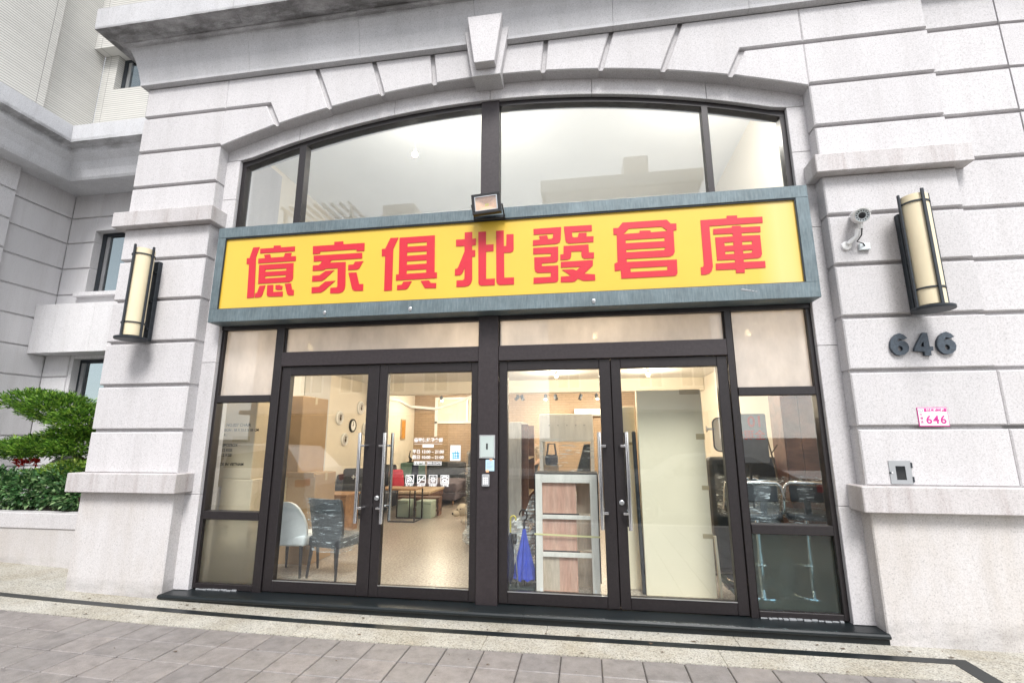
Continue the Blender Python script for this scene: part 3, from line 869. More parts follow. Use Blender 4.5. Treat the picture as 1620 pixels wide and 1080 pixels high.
# the wall beyond the right pier: same courses, 4 cm further back, turning away at a seam
for i, z in enumerate([1.75] + ZS[1:] + [4.31, 4.785, 5.28, 5.79]):
    lo = z + GAP - (0.0)
    hi = ([2.26, 2.77, 3.285, 3.80, 4.31, 4.785, 5.28, 5.79, 6.30])[i]
    stone(rect(CX + XO + 0.004, 4.285, lo, hi), -0.205 if z > 1.8 else YP, 0.15)
    mb = MB()
    x0 = 4.290
    mb.prism_axis([(x0, -0.205), (x0 + 0.5, -0.18), (x0 + 1.4, 0.12), (x0 + 3.4, 0.9), (x0 + 3.4, 1.1), (x0, 0.15)], lo, hi, 'Z')
    obj('stone_block', mb, 'granite', bld)
stone(rect(CX + XO + 0.004, 8.0, 1.268, 1.75), YP, 0.15)
mb = MB(); mb.prism_axis([(CX + XO - 0.019, -0.165), (4.281, -0.165), (4.79, -0.14), (5.69, 0.16), (7.69, 0.94), (7.69, 1.3), (CX + XO - 0.019, 0.30)], -0.2, 7.12, 'Z'); obj('core_wall', mb, 'granite', bld)
# inner ring: jamb stones and the second arch, 10 cm behind the pier face + 5
YR = -0.10
RI = 3.25
def arc2(d):
    return arc(d) - 0.205
for s in (-1, 1):
    seams = [0.09, 1.07, 2.55, 3.77, 4.62, 5.155]
    for z0, z1 in zip(seams, seams[1:]):
        x0, x1 = sorted((CX + s * RI, CX + s * 3.445))
        stone(rect(x0, x1, z0 + 0.002, z1 - 0.002), YR, 0.16, 'granite', 0.004, 'jamb_stone')
edges = [-3.43, -2.45, -1.2, 0.0, 1.2, 2.45, 3.43]
for a, c in zip(edges, edges[1:]):
    k = 6
    lo = [(CX + lerp(a, c, t / k), max(arc2(lerp(a, c, t / k)), 5.0)) for t in range(k + 1)]
    hi = [(CX + lerp(c, a, t / k), arc(lerp(c, a, t / k)) + 0.03) for t in range(k + 1)]
    if a < -3.4:
        lo[0] = (CX - 3.43, 5.157); lo = [lo[0], (CX - RI, 5.157)] + [p for p in lo if p[0] > CX - RI]
    if c > 3.4:
        lo = [p for p in lo if p[0] < CX + RI] + [(CX + RI, 5.157), (CX + 3.43, 5.157)]
    lo[0] = (lo[0][0] + 0.002, lo[0][1]); lo[-1] = (lo[-1][0] - 0.002, lo[-1][1])
    hi[0] = (hi[0][0] - 0.002, hi[0][1]); hi[-1] = (hi[-1][0] + 0.002, hi[-1][1])
    stone(lo + hi, YR, 0.16, 'granite', 0.004, 'arch_stone')
# keystone in two tiers
ks = MB()
ks.prism([(CX - 0.165, 5.775), (CX + 0.165, 5.775), (CX + 0.265, 6.40), (CX - 0.265, 6.40)], -0.345, 0.1, 0.006)
ko = obj('keystone', ks, 'granite', bld)
ks = MB()
ks.prism_axis([(-0.345, 5.86), (-0.455, 5.86), (-0.455, 6.49), (-0.345, 6.49)], -0.2, 0.2, 'X')
for v in ks.bm.verts:
    t = (v.co.z - 5.86) / 0.63
    v.co.x = CX + (1 if v.co.x > 0 else -1) * lerp(0.118, 0.205, t)
bmesh.ops.bevel(ks.bm, geom=ks.bm.edges[:], offset=0.006, segments=1, affect='EDGES')
obj('keystone_face', ks, 'granite', ko)
# main cornice, mitred at the left corner
PROF = [(0.0, 6.235), (0.068, 6.25), (0.068, 6.29), (0.080, 6.36), (0.102, 6.47), (0.135, 6.60), (0.185, 6.735),
        (0.215, 6.740), (0.235, 6.755), (0.235, 6.775), (0.30, 6.775), (0.33, 6.80), (0.36, 6.815), (0.445, 6.82), (0.450, 7.125), (0.0, 7.15)]
def cornice(prof, p0, p1, o0, o1, mat, name, parent, out=(0, -1), m0=0, m1=0):
    """a length of moulding from p0 to p1; out = direction it projects; m0/m1 = mitre (+1 outside corner, -1 inside)"""
    mb = MB()
    d = Vector((p1[0] - p0[0], p1[1] - p0[1], 0)).normalized()
    ra, rb = [], []
    for o, z in prof:
        ra.append(mb.bm.verts.new((p0[0] + out[0] * o - d.x * o * m0, p0[1] + out[1] * o - d.y * o * m0, z)))
        rb.append(mb.bm.verts.new((p1[0] + out[0] * o + d.x * o * m1, p1[1] + out[1] * o + d.y * o * m1, z)))
    n = len(prof)
    for i in range(n):
        mb.bm.faces.new((ra[i], rb[i], rb[(i + 1) % n], ra[(i + 1) % n]))
    mb.bm.faces.new(list(reversed(ra))); mb.bm.faces.new(rb)
    bmesh.ops.recalc_face_normals(mb.bm, faces=mb.bm.faces)
    return obj(name, mb, mat, parent)
cuts = [CX - XO, -4.1, -2.6, -1.15, 0.45, 1.9, 3.3, 4.9, 8.0]
for i, (a, c) in enumerate(zip(cuts, cuts[1:])):
    cornice(PROF, (a + (0 if i == 0 else 0.0015), YP), (c - 0.0015, YP), 0, 0, 'granite_cornice', 'cornice_stone', bld, m0=1 if i == 0 else 0)
cornice(PROF, (CX - XO, 2.0), (CX - XO, YP), 0, 0, 'granite_cornice', 'cornice_stone', bld, out=(-1, 0), m1=1)
# side wall of the left pier, running back
mb = MB(); mb.box(CX - XO + 0.02, CX - 4.2, 0.15, 2.0, -0.2, 6.24); obj('side_wall', mb, 'granite', bld)
# wall and roof above the cornice, set back
mb = MB(); mb.box(CX - 4.3, 8, 0.6, 0.9, 7.0, 13.0); obj('upper_wall', mb, 'tile_front', bld)

# black granite threshold, four slabs with a rounded nosing
sx_ = [CX - 3.44, -2.9, -0.62, 1.35, CX + 3.44]
for a, c in zip(sx_, sx_[1:]):
    mb = MB()
    nose = [(0.16, -0.1), (0.16, 0.09), (-0.255, 0.09), (-0.272, 0.086), (-0.283, 0.074), (-0.283, 0.060), (-0.272, 0.050), (-0.258, 0.046), (-0.250, 0.040), (-0.250, -0.1)]
    mb.prism_axis(nose, a + 0.0008, c - 0.0008, 'X')
    obj('threshold_slab', mb, 'granite_dark', bld)
# bead of old sealant where the frame meets the threshold
rr = random.Random(3)
for a, c in ((-4.2, -3.75), (1.5, 2.15)):
    mb = MB()
    x = a
    while x < c:
        w = rr.uniform(0.02, 0.07)
        mb.box(x, x + w * 0.9, -0.055 - rr.uniform(0, 0.02), -0.035, 0.088, 0.098 + rr.uniform(0, 0.008), 0.003)
        x += w
    obj('sealant', mb, 'caulk', bld)

# ------------------------------------------------------------------ glazing
FX0, FX1 = CX - RI - 0.02, CX + RI + 0.02
def bars(name, boxes, mat='frame', parent=None, bev=0.004):
    mb = MB()
    for q in boxes:
        mb.box(*q, bev)
    return obj(name, mb, mat, parent or bld)
def pane(parent, x0, x1, z0, z1, y=0.0, mat='glass'):
    mb = MB(); mb.box(x0 - 0.012, x1 + 0.012, y - 0.003, y + 0.003, z0 - 0.012, z1 + 0.012)
    return obj('pane', mb, mat, parent)
YF0, YF1 = -0.05, 0.06
bars('mullion', [(-1.118, -0.902, -0.085, 0.07, 0.088, 2.985)], 'frame_light')
bars('mullion', [(-3.542, -3.442, YF0 - 0.01, YF1, 0.088, 2.985)])
bars('mullion', [(1.422, 1.487, YF0 - 0.01, YF1, 0.088, 2.985)])
bars('transom', [(-3.440, -1.119, -0.07, 0.06, 2.488, 2.652)], 'frame_light')
bars('transom', [(-0.901, 1.421, -0.07, 0.06, 2.488, 2.652)], 'frame_light')
bars('head_beam', [(FX0, FX1, -0.062, 0.08, 2.938, 3.10)])
# three-light side windows
for x0, x1, gx0, gx1 in ((FX0, -3.5425, -4.225, -3.548), (1.4875, FX1, 1.496, 2.195)):
    w = bars('side_window', [(x0, gx0, YF0, YF1, 0.10, 2.936), (gx1, x1, YF0, YF1, 0.10, 2.936),
                             (gx0, gx1, YF0 - 0.006, YF1, 2.085, 2.165), (gx0, gx1, YF0 - 0.006, YF1, 0.805, 0.89),
                             (gx0, gx1, YF0, YF1, 0.092, 0.15)])
    pane(w, gx0, gx1, 0.15, 0.805, 0, 'glass_blur' if gx0 < 0 else 'glass_blur_dim')
    pane(w, gx0, gx1, 0.89, 2.085)
    pane(w, gx0, gx1, 2.165, 2.938, 0, 'glass_frost')
# strips of frosted glass above the doors
for x0, x1 in ((-3.441, -1.119), (-0.901, 1.421)):
    w = bars('transom_window', [(x0, x0 + 0.008, -0.03, 0.05, 2.653, 2.937), (x1 - 0.008, x1, -0.03, 0.05, 2.653, 2.937)])
    pane(w, x0 + 0.01, x1 - 0.01, 2.66, 2.93, 0, 'glass_frost')
# the arched window above the sign
n = 16
for x0, x1, g0, g1 in ((FX0, -1.119, None, None), (-0.901, FX1, None, None)):
    mb = MB()
    k = 14
    top = [(lerp(x0, x1, t / k), arc2(lerp(x0, x1, t / k) - CX) + 0.03) for t in range(k + 1)]
    low = [(p[0], arc2(p[0] - CX) - 0.062) for p in reversed(top)]
    top = [(p[0], max(p[1], 5.0)) for p in top]
    mb.prism(top + low, -0.05, 0.06)
    side = FX0 if x0 == FX0 else FX1
    sa, sb = (side, side + 0.075) if side == FX0 else (side - 0.075, side)
    mb.box(sa, sb, -0.048, 0.058, 3.9, arc2((sa if side == FX0 else sb) - CX) + 0.0)
    m0, m1 = (-3.475, -3.385) if side == FX0 else (1.388, 1.452)
    mb.box(m0, m1, -0.052, 0.056, 3.9, arc2((m0 + m1) / 2 - CX) - 0.04)
    w = obj('arched_window', mb, 'frame', bld)
    for a, c in ((sb, m0), (m1, -1.118)) if side == FX0 else ((-0.902, m0), (m1, sa)):
        pm = MB()
        kk = 8
        top = [(lerp(a - 0.01, c + 0.01, t / kk), arc2(lerp(a, c, t / kk) - CX) - 0.05) for t in range(kk + 1)]
        pm.prism(list(reversed(top)) + [(a - 0.01, 3.9), (c + 0.01, 3.9)], -0.003, 0.003)
        obj('pane', pm, 'glass', w)
bars('mullion', [(-1.118, -0.902, -0.075, 0.07, 3.9, 5.70)], 'frame_light')
bars('sign_beam', [(FX0, FX1, -0.06, 0.10, 3.1005, 3.899)])

# four glass doors
def door(x0, x1, g0, g1, hx, lock):
    z0, z1 = 0.098, 2.484
    d = bars('door', [(x0 + 0.003, g0, -0.04, 0.04, z0, z1), (g1, x1 - 0.003, -0.04, 0.04, z0, z1),
                      (g0, g1, -0.039, 0.039, z0, 0.205), (g0, g1, -0.039, 0.039, 2.384, z1)], 'frame', bld, 0.005)
    pane(d, g0, g1, 0.205, 2.384)
    gb = MB()
    for q in ((g0, g1, -0.044, -0.036, 0.2055, 0.2125), ):
        gb.box(*q)
    obj('glazing_bead', gb, 'steel', d)
    sgn = 1 if hx > (g0 + g1) / 2 else -1
    for side, yy in ((-1, -0.105), (1, 0.105)):
        h = MB()
        h.tube([(hx, yy, 0.815), (hx, yy, 1.735)], 0.0195, 14)
        stx = hx + sgn * (0.055 if side < 0 else 0.045)
        for zz in (0.965, 1.60):
            h.tube([(hx, yy, zz), (stx, yy, zz), (stx + sgn * 0.012, yy * 0.38, zz)], 0.0125, 8)
        obj('handle', h, 'chrome', d, True)
    if lock is not None:
        l = MB(); l.lathe([(0.024, 0), (0.024, 0.012), (0.018, 0.016)], (lock, -0.04, 1.06), 14, (0, -1, 0))
        l.box(lock - 0.003, lock + 0.003, -0.059, -0.055, 1.05, 1.07)
        obj('lock', l, 'steel', d)
    return d
d1 = door(-3.441, -2.25, -3.325, -2.385, -2.405, None)
d2 = door(-2.25, -1.119, -2.150, -1.200, -2.122, -2.205)
d3 = door(-0.901, 0.272, -0.807, 0.155, 0.130, None)
d4 = door(0.272, 1.421, 0.372, 1.318, 0.395, 0.325)

for dd, x in ((d2, -2.25), (d4, 0.272)):
    mb = MB(); mb.box(x - 0.03, x + 0.03, 0.0405, 0.052, 0.10, 2.48); obj('meeting_strip', mb, 'black_rubber', dd)
# printed lettering on the second door: white film on the outside of the glass
pr = []
yl = -0.0045
mid = -1.672
def tx(body, size, x, z, **k):
    pr.append(text_mesh(body, size, (x, yl, z), extrude=0.0003, **k))
def flat(rings):
    pr.append(curve_poly('lettering', rings, yl, 0.0003))
def ring_rect(x0, x1, z0, z1, w):
    return [rect(x0, x1, z0, z1), rect(x0 + w, x1 - w, z0 + w, z1 - w)]
tx('億家俱批發倉庫', 0.046, mid, 1.642, align='CENTER', bold=0.0011, spacing=1.0)
flat([rect(-1.829, -1.515, 1.617, 1.620)])
flat([rect(-1.735, -1.612, 1.582, 1.612)])
tx('平日 13:00 – 21:00', 0.045, mid, 1.522, align='CENTER', bold=0.0007)
tx('假日 10:00 – 21:00', 0.045, mid, 1.464, align='CENTER', bold=0.0007)
flat(ring_rect(-1.825, -1.520, 1.398, 1.438, 0.004))
tx('服務專線 : 0800-553476', 0.029, mid, 1.409, align='CENTER', bold=0.0006)
def arc_band(cx, cz, r0, r1, a0, a1, k=8):
    return [(cx + r1 * math.cos(lerp(a0, a1, t / k)), cz + r1 * math.sin(lerp(a0, a1, t / k))) for t in range(k + 1)] + \
           [(cx + r0 * math.cos(lerp(a1, a0, t / k)), cz + r0 * math.sin(lerp(a1, a0, t / k))) for t in range(k + 1)]
def circle(cx, cz, r, k=14):
    return [(cx + r * math.cos(2 * math.pi * t / k), cz + r * math.sin(2 * math.pi * t / k)) for t in range(k)]
ICX = [-1.864, -1.735, -1.608, -1.480]
for i, x in enumerate(ICX):
    z = 1.252
    flat(ring_rect(x - 0.046, x + 0.046, z - 0.046, z + 0.046, 0.007))
    if i == 0:
        ox, oz = x - 0.028, z - 0.028
        flat([circle(ox + 0.006, oz + 0.006, 0.010)])
        for r in (0.024, 0.041, 0.058):
            flat([arc_band(ox, oz, r - 0.005, r + 0.005, 0.0, math.pi / 2)])
    elif i == 1:
        flat([[(x - 0.036, z - 0.030), (x - 0.028, z - 0.036), (x + 0.036, z + 0.030), (x + 0.028, z + 0.036)]])
        flat([rect(x - 0.034, x - 0.010, z - 0.004, z + 0.006)])
        flat([rect(x + 0.008, x + 0.034, z - 0.010, z)])
        flat([arc_band(x - 0.014, z + 0.018, 0.006, 0.012, math.pi * 0.5, math.pi * 1.5, 6)])
    elif i == 2:
        for k in range(4):
            a = k * math.pi / 4
            c, s_ = math.cos(a), math.sin(a)
            w, l = 0.0045, 0.034
            flat([[(x + c * l - s_ * w, z + s_ * l + c * w), (x - c * l - s_ * w, z - s_ * l + c * w), (x - c * l + s_ * w, z - s_ * l - c * w), (x + c * l + s_ * w, z + s_ * l - c * w)]])
    else:
        flat([[(x - 0.034, z - 0.034), (x + 0.034, z - 0.034), (x + 0.030, z - 0.004), (x + 0.016, z + 0.008), (x - 0.016, z + 0.008), (x - 0.030, z - 0.004)], circle(x, z - 0.014, 0.010)])
        flat([[(x - 0.034, z + 0.012), (x - 0.018, z + 0.012), (x - 0.014, z + 0.020), (x + 0.014, z + 0.020), (x + 0.018, z + 0.012), (x + 0.034, z + 0.012), (x + 0.030, z + 0.030), (x + 0.014, z + 0.038), (x - 0.014, z + 0.038), (x - 0.030, z + 0.030)]])
    tx(('免費網路', '全面禁菸', '冷氣開放', '客服電話')[i], 0.022, x, 1.184, align='CENTER', bold=0.0006)
objm('lettering', join_meshes('lettering', pr), 'print_white', d2)

# ------------------------------------------------------------------ inside the shop: shell
fl = MB(); fl.quad((-5.4, 0.165, 0.09), (2.7, 0.165, 0.09), (2.7, 9.6, 0.09), (-5.4, 9.6, 0.09))
struct('floor', fl, 'shop_floor')
def room(name, q, mat):
    mb = MB(); mb.box(*q); return obj(name, mb, mat, bld)
room('ceiling', (-5.45, 2.75, 0.13, 9.7, 2.985, 3.09), 'wall_white')
room('inner_wall', (-5.5, -5.3, 0.35, 9.7, 0.05, 6.5), 'wall_cream')
room('wall_pier', (-5.298, -5.24, 3.3, 4.2, 0.09, 2.984), 'wall_grey')
room('wall_lining', (-5.298, -5.26, 0.31, 3.3, 0.09, 2.984), 'wall_white')
room('inner_wall', (2.62, 2.75, 0.31, 9.7, 0.05, 6.5), 'wall_cream')
room('back_wall', (-5.3, 2.62, 9.4, 9.6, 0.05, 3.0), 'brick_inside')
room('wall_pier', (-3.05, -2.4, 9.0, 9.398, 0.09, 2.984), 'wall_cream')
room('ceiling_beam', (-5.24, 2.61, 6.0, 6.35, 2.70, 2.984), 'wall_cream')
room('wall_pier', (2.38, 2.618, 1.35, 1.6, 0.09, 2.984), 'wood_pale')
room('front_lining', (-5.3, CX - 3.445, 0.301, 0.34, 0.05, 6.39), 'wall_white')
room('front_lining', (CX + 3.445, 2.62, 0.301, 0.34, 0.05, 6.39), 'wall_white')
# the upper room behind the arched window
room('upper_back_wall', (-5.3, 2.62, 4.0, 4.15, 3.092, 6.399), 'wall_white')
room('upper_ceiling', (-5.45, 2.75, 0.31, 4.2, 6.40, 6.5), 'wall_white')
room('upper_lining', (-5.299, 2.619, 0.3005, 0.33, 5.93, 6.39), 'wall_white')

room('roof_slab', (-5.6, 7.9, 0.31, 9.8, 6.6, 6.8), 'concrete_pale')
room('rear_wall', (-5.6, 7.9, 9.75, 9.9, 0, 6.6), 'concrete_pale')

# ------------------------------------------------------------------ the neighbouring wing on the left
wing = thing('apartment_wing', 'grey stone and cream tiled wing set back behind the planter on the left', 'building', (-9.6, 2.07, 0))
def wblock(q, mat='granite_wing', bev=0.007, name='stone_block'):
    mb = MB(); mb.box(*q, bev); return obj(name, mb, mat, wing)
ZW = [0.0, 0.69, 1.20, 1.71, 2.22, 2.73, 3.24, 3.75, 4.25, 4.76, 5.265, 5.77, 6.255]
for z0, z1 in zip(ZW, ZW[1:]):
    wblock((-10.0, -9.6, 1.03, 2.065, z0 + 0.028, z1))
    for y0, y1 in ((-0.35, 1.025), (-2.2, -0.354), (-4.0, -2.204)):
        wblock((-9.9, -9.42, y0, y1, z0 + 0.028, z1))
mb = MB(); mb.box(-10.0, -9.635, -4.0, 2.4, 0.0, 6.28); obj('core_wall', mb, 'granite_wing', wing)
mb = MB(); mb.box(-9.633, -9.452, -4.0, 0.99, 0.0, 6.28); obj('core_wall', mb, 'granite_wing', wing)
YB = 2.07
for z0, z1 in zip(ZW, ZW[1:]):
    lo, hi = z0 + 0.028, z1
    if z0 >= 5.7:
        wblock((-9.6, -8.985, YB, 2.3, lo, hi)); wblock((-8.982, -5.7, YB, 2.3, lo, hi))
    elif z0 >= 4.2 and z0 < 5.7:
        wblock((-9.6, -9.02, YB, 2.3, lo, hi)); wblock((-7.4, -5.7, YB, 2.3, lo, hi))
    elif z0 < 2.2:
        wblock((-9.6, -5.7, YB, 2.3, lo, hi))
    elif z0 < 3.1:
        wblock((-9.6, -9.09, YB, 2.3, lo, hi)); wblock((-7.4, -5.7, YB, 2.3, lo, hi))
for q in ((-9.634, -9.025, 2.10, 2.4, 0, 6.28), (-7.39, -5.7, 2.10, 2.4, 0, 6.28), (-9.02, -7.40, 2.101, 2.4, 0, 2.21), (-9.02, -7.40, 2.101, 2.4, 3.07, 4.24), (-9.02, -7.40, 2.101, 2.4, 5.52, 6.28)):
    mb = MB(); mb.box(*q); obj('core_wall', mb, 'granite_wing', wing)
mb = MB(); mb.box(-9.6, -5.7, YB, 2.1, 4.0, 4.252, 0.004); obj('stone_band', mb, 'granite_wing', wing)
wblock((-9.02, -7.4, YB, 2.2, 5.505, 5.770), name='lintel')
for a, c in ((-9.6, -9.152), (-9.15, -8.374), (-8.372, -7.2), (-7.198, -5.7)):
    wblock((a, c - 0.001, 1.77, 2.3, 3.13, 4.0), 'granite_wing', 0.004, 'panel_stone')
wblock((-9.14, -7.2, 1.97, 2.15, 4.20, 4.275), 'granite_wing', 0.004, 'window_ledge')
def wing_window(x0, x1, z0, z1, y, parent=wing):
    mb = MB()
    for q in ((x0, x0 + 0.09, y, y + 0.07, z0, z1), (x1 - 0.09, x1, y, y + 0.07, z0, z1), (x0 + 0.09, x1 - 0.09, y, y + 0.07, z1 - 0.06, z1), (x0 + 0.09, x1 - 0.09, y, y + 0.07, z0, z0 + 0.05)):
        mb.box(*q)
    w = obj('window', mb, 'iron', parent)
    mb = MB(); mb.box(x0 + 0.091, x0 + 0.17, y + 0.01, y + 0.06, z0 + 0.051, z1 - 0.061); obj('sash', mb, 'steel', w)
    mb = MB(); mb.box(x0 + 0.171, x1 - 0.091, y + 0.03, y + 0.036, z0 + 0.051, z1 - 0.061); obj('pane', mb, 'glass_wing', w)
    mb = MB(); mb.box(x0 + 0.1, x1 - 0.1, y + 0.5, y + 0.52, z0 - 0.2, z1 + 0.2); obj('blind', mb, 'granite_wing', w)
    return w
wing_window(-9.02, -7.4, 4.275, 5.505, 2.22)
wing_window(-9.09, -7.4, 2.24, 3.07, 2.22)
WPROF = [(0.0, 6.272), (-0.02, 6.25), (0.56, 6.20), (0.575, 6.20), (0.60, 6.24), (0.64, 6.36), (0.70, 6.48), (0.78, 6.57), (0.80, 6.60), (0.82, 6.66), (0.88, 6.68), (0.95, 6.70), (0.98, 6.99), (0.0, 7.03)]
for a, c in ((-3.9, -2.0), (-2.0, 0.3), (0.3, 2.07)):
    cornice(WPROF, (-9.6, a), (-9.6, c), 0, 0, 'granite_wing_cornice', 'cornice_stone', wing, out=(1, 0), m1=-1 if c > 2 else 0)
for a, c in ((-9.6, -7.6), (-7.6, -5.7)):
    cornice(WPROF, (a, 2.07), (c, 2.07), 0, 0, 'granite_wing_cornice', 'cornice_stone', wing, out=(0, -1), m0=-1 if a < -9 else 0)
def wtile(q, mat, name='tile_wall'):
    mb = MB(); mb.box(*q); return obj(name, mb, mat, wing)
wtile((-10.2, -9.6, -4.0, 2.10, 7.0, 15.0), 'tile_side')
wtile((-9.598, -9.47, -4.0, 1.17, 7.031, 15.0), 'tile_side', 'tile_pier')
wtile((-9.598, -5.7, 2.105, 2.4, 7.0, 8.61), 'tile_front')
wtile((-9.598, -9.27, 2.105, 2.4, 8.61, 9.405), 'tile_front')
wtile((-8.05, -5.7, 2.105, 2.4, 8.61, 9.405), 'tile_front')
wtile((-9.598, -5.7, 1.88, 2.4, 9.406, 15.0), 'tile_front', 'tile_bay')
wing_window(-9.27, -8.05, 8.61, 9.405, 2.24)

# ------------------------------------------------------------------ planter and plants
pl_ = thing('planter', 'low granite planter wall with coping beside the left pier', 'planter', (-7.5, 0.47, 0.0))
for a, c in ((-9.4, -7.72), (-7.718, -5.63)):
    mb = MB(); mb.box(a, c, 0.41, 0.56, -0.05, 0.552, 0.004); obj('wall_stone', mb, 'granite_base', pl_)
    mb = MB(); mb.box(a, c, 0.395, 0.58, 0.5545, 0.745, 0.008); obj('coping', mb, 'granite', pl_)
mb = MB(); mb.box(-9.38, -5.64, 0.561, 2.0, 0.1, 0.68); obj('soil', mb, 'soil', pl_)
lr = random.Random(11)
def leaves(mb, blobs, n, L, W, flat=0.35, up=0.3, shell=0.55):
    tot = sum(r[0] * r[1] * r[2] for c, r in blobs)
    for c, r in blobs:
        for _ in range(int(n * r[0] * r[1] * r[2] / tot)):
            d = Vector((lr.gauss(0, 1), lr.gauss(0, 1), lr.gauss(0, 1))).normalized()
            rad = shell + (1 - shell) * lr.random() ** 0.6
            rad *= 1 + 0.16 * math.sin(d.x * 9 + c[0] * 5) * math.cos(d.y * 8 + d.z * 7) + lr.uniform(-0.06, 0.1)
            p = Vector((c[0] + d.x * r[0] * rad, c[1] + d.y * r[1] * rad, c[2] + d.z * r[2] * rad))
            dirv = Vector((d.x + lr.uniform(-.7, .7), d.y + lr.uniform(-.7, .7), d.z * flat + up + lr.uniform(-.45, .45))).normalized()
            side = dirv.cross(Vector((lr.uniform(-1, 1), lr.uniform(-1, 1), 1))).normalized()
            nrm = side.cross(dirv)
            l, w = L * lr.uniform(0.7, 1.25), W * lr.uniform(0.7, 1.2)
            v = [mb.bm.verts.new(q) for q in (p - side * w * 0.25, p + dirv * l * 0.5 - side * w * 0.5 + nrm * w * 0.2, p + dirv * l, p + dirv * l * 0.5 + side * w * 0.5 + nrm * w * 0.2, p + side * w * 0.25)]
            mb.bm.faces.new(v)
def stuffpart(o):
    o['kind'] = 'stuff'
    return o
tree = thing('podocarpus_tree', 'cloud pruned evergreen tree with layered bright green pads above the planter', 'tree', (-7.0, 1.15, 0.68))
mb = MB()
mb.tube([(-7.0, 1.15, 0.6), (-7.06, 1.12, 1.0), (-6.98, 1.1, 1.4), (-7.05, 1.05, 1.75), (-7.2, 1.0, 1.95)], [0.07, 0.06, 0.055, 0.045, 0.03], 10)
mb.tube([(-7.0, 1.1, 1.25), (-7.4, 1.05, 1.45), (-7.9, 1.0, 1.52)], [0.04, 0.03, 0.015], 8)
mb.tube([(-7.04, 1.07, 1.7), (-7.5, 1.0, 1.95), (-8.1, 1.0, 2.18)], [0.04, 0.03, 0.015], 8)
obj('trunk', mb, 'bark', tree, True)
mb = MB(); leaves(mb, [((-8.2, 1.0, 2.24), (0.42, 0.36, 0.15)), ((-7.75, 1.0, 2.12), (0.5, 0.4, 0.21)), ((-7.3, 0.98, 1.93), (0.36, 0.36, 0.19)), ((-7.1, 0.98, 1.84), (0.2, 0.3, 0.12))], 10500, 0.06, 0.018)
stuffpart(obj('crown', mb, 'leaf_needle', tree))
mb = MB(); leaves(mb, [((-7.45, 0.95, 1.745), (0.34, 0.25, 0.055)), ((-7.15, 0.95, 1.75), (0.2, 0.2, 0.08))], 2000, 0.058, 0.017)
stuffpart(obj('crown', mb, 'leaf_needle', tree))
mb = MB(); leaves(mb, [((-8.45, 1.0, 1.52), (0.45, 0.36, 0.13)), ((-7.9, 1.0, 1.56), (0.5, 0.4, 0.15)), ((-7.3, 1.0, 1.58), (0.38, 0.36, 0.15))], 9500, 0.06, 0.018)
stuffpart(obj('crown', mb, 'leaf_needle', tree))
lime = thing('lime_shrub', 'low yellow green clipped shrub standing behind the darker hedge', 'shrub', (-7.2, 0.95, 0.68))
mb = MB(); mb.tube([(-7.2, 0.95, 0.6), (-7.25, 0.95, 0.95), (-7.2, 0.9, 1.2)], [0.03, 0.025, 0.015], 8); obj('stem', mb, 'bark', lime)
mb = MB(); leaves(mb, [((-7.55, 0.9, 1.16), (0.36, 0.26, 0.10)), ((-7.15, 0.9, 1.25), (0.36, 0.28, 0.13)), ((-6.8, 0.95, 1.3), (0.2, 0.2, 0.1))], 3600, 0.045, 0.026)
stuffpart(obj('foliage', mb, 'leaf_lime', lime))
hedge = thing('hedge', 'dark green small leaved hedge filling the planter', 'hedge', (-7.3, 0.7, 0.68))
mb = MB()
leaves(mb, [((-8.9 + 0.36 * i, 0.70 + 0.05 * (i % 2), 0.97 + 0.035 * (i % 3)), (0.30, 0.27, 0.24 + 0.03 * (i % 2))) for i in range(9)], 11000, 0.056, 0.034, 1.0, 0.1)
stuffpart(obj('foliage', mb, 'leaf_hedge', hedge))
mb = MB()
for i in range(8):
    mb.tube([(-8.8 + 0.4 * i, 0.75, 0.6), (-8.78 + 0.4 * i, 0.72, 0.95)], [0.018, 0.01], 6)
obj('stem', mb, 'bark', hedge)
fw_ = thing('flowering_plant', 'small plant with red flowers at the left edge behind the hedge', 'plant', (-8.3, 1.25, 0.68))
mb = MB(); mb.tube([(-8.3, 1.25, 0.6), (-8.3, 1.25, 1.1), (-8.2, 1.2, 1.35)], [0.015, 0.012, 0.006], 6); obj('stem', mb, 'bark', fw_)
mb = MB(); leaves(mb, [((-8.45, 1.15, 1.33), (0.06, 0.06, 0.04)), ((-8.22, 1.15, 1.335), (0.10, 0.06, 0.035))], 150, 0.05, 0.035)
stuffpart(obj('blossom', mb, 'petal_red', fw_))
mb = MB(); mb.ball((-7.95, 1.45, 1.16), 0.26, 18, (1.15, 0.8, 1.0))
for v in mb.bm.verts:
    v.co.z += 0.02 * math.sin(v.co.x * 13)
mb.tube([(-7.95, 1.45, 0.6), (-7.95, 1.45, 1.0)], 0.12, 12)
tag(obj('garden_ornament', mb, 'granite', None, True), 'smooth white rounded ornament half hidden between tree and hedge', 'ornament')

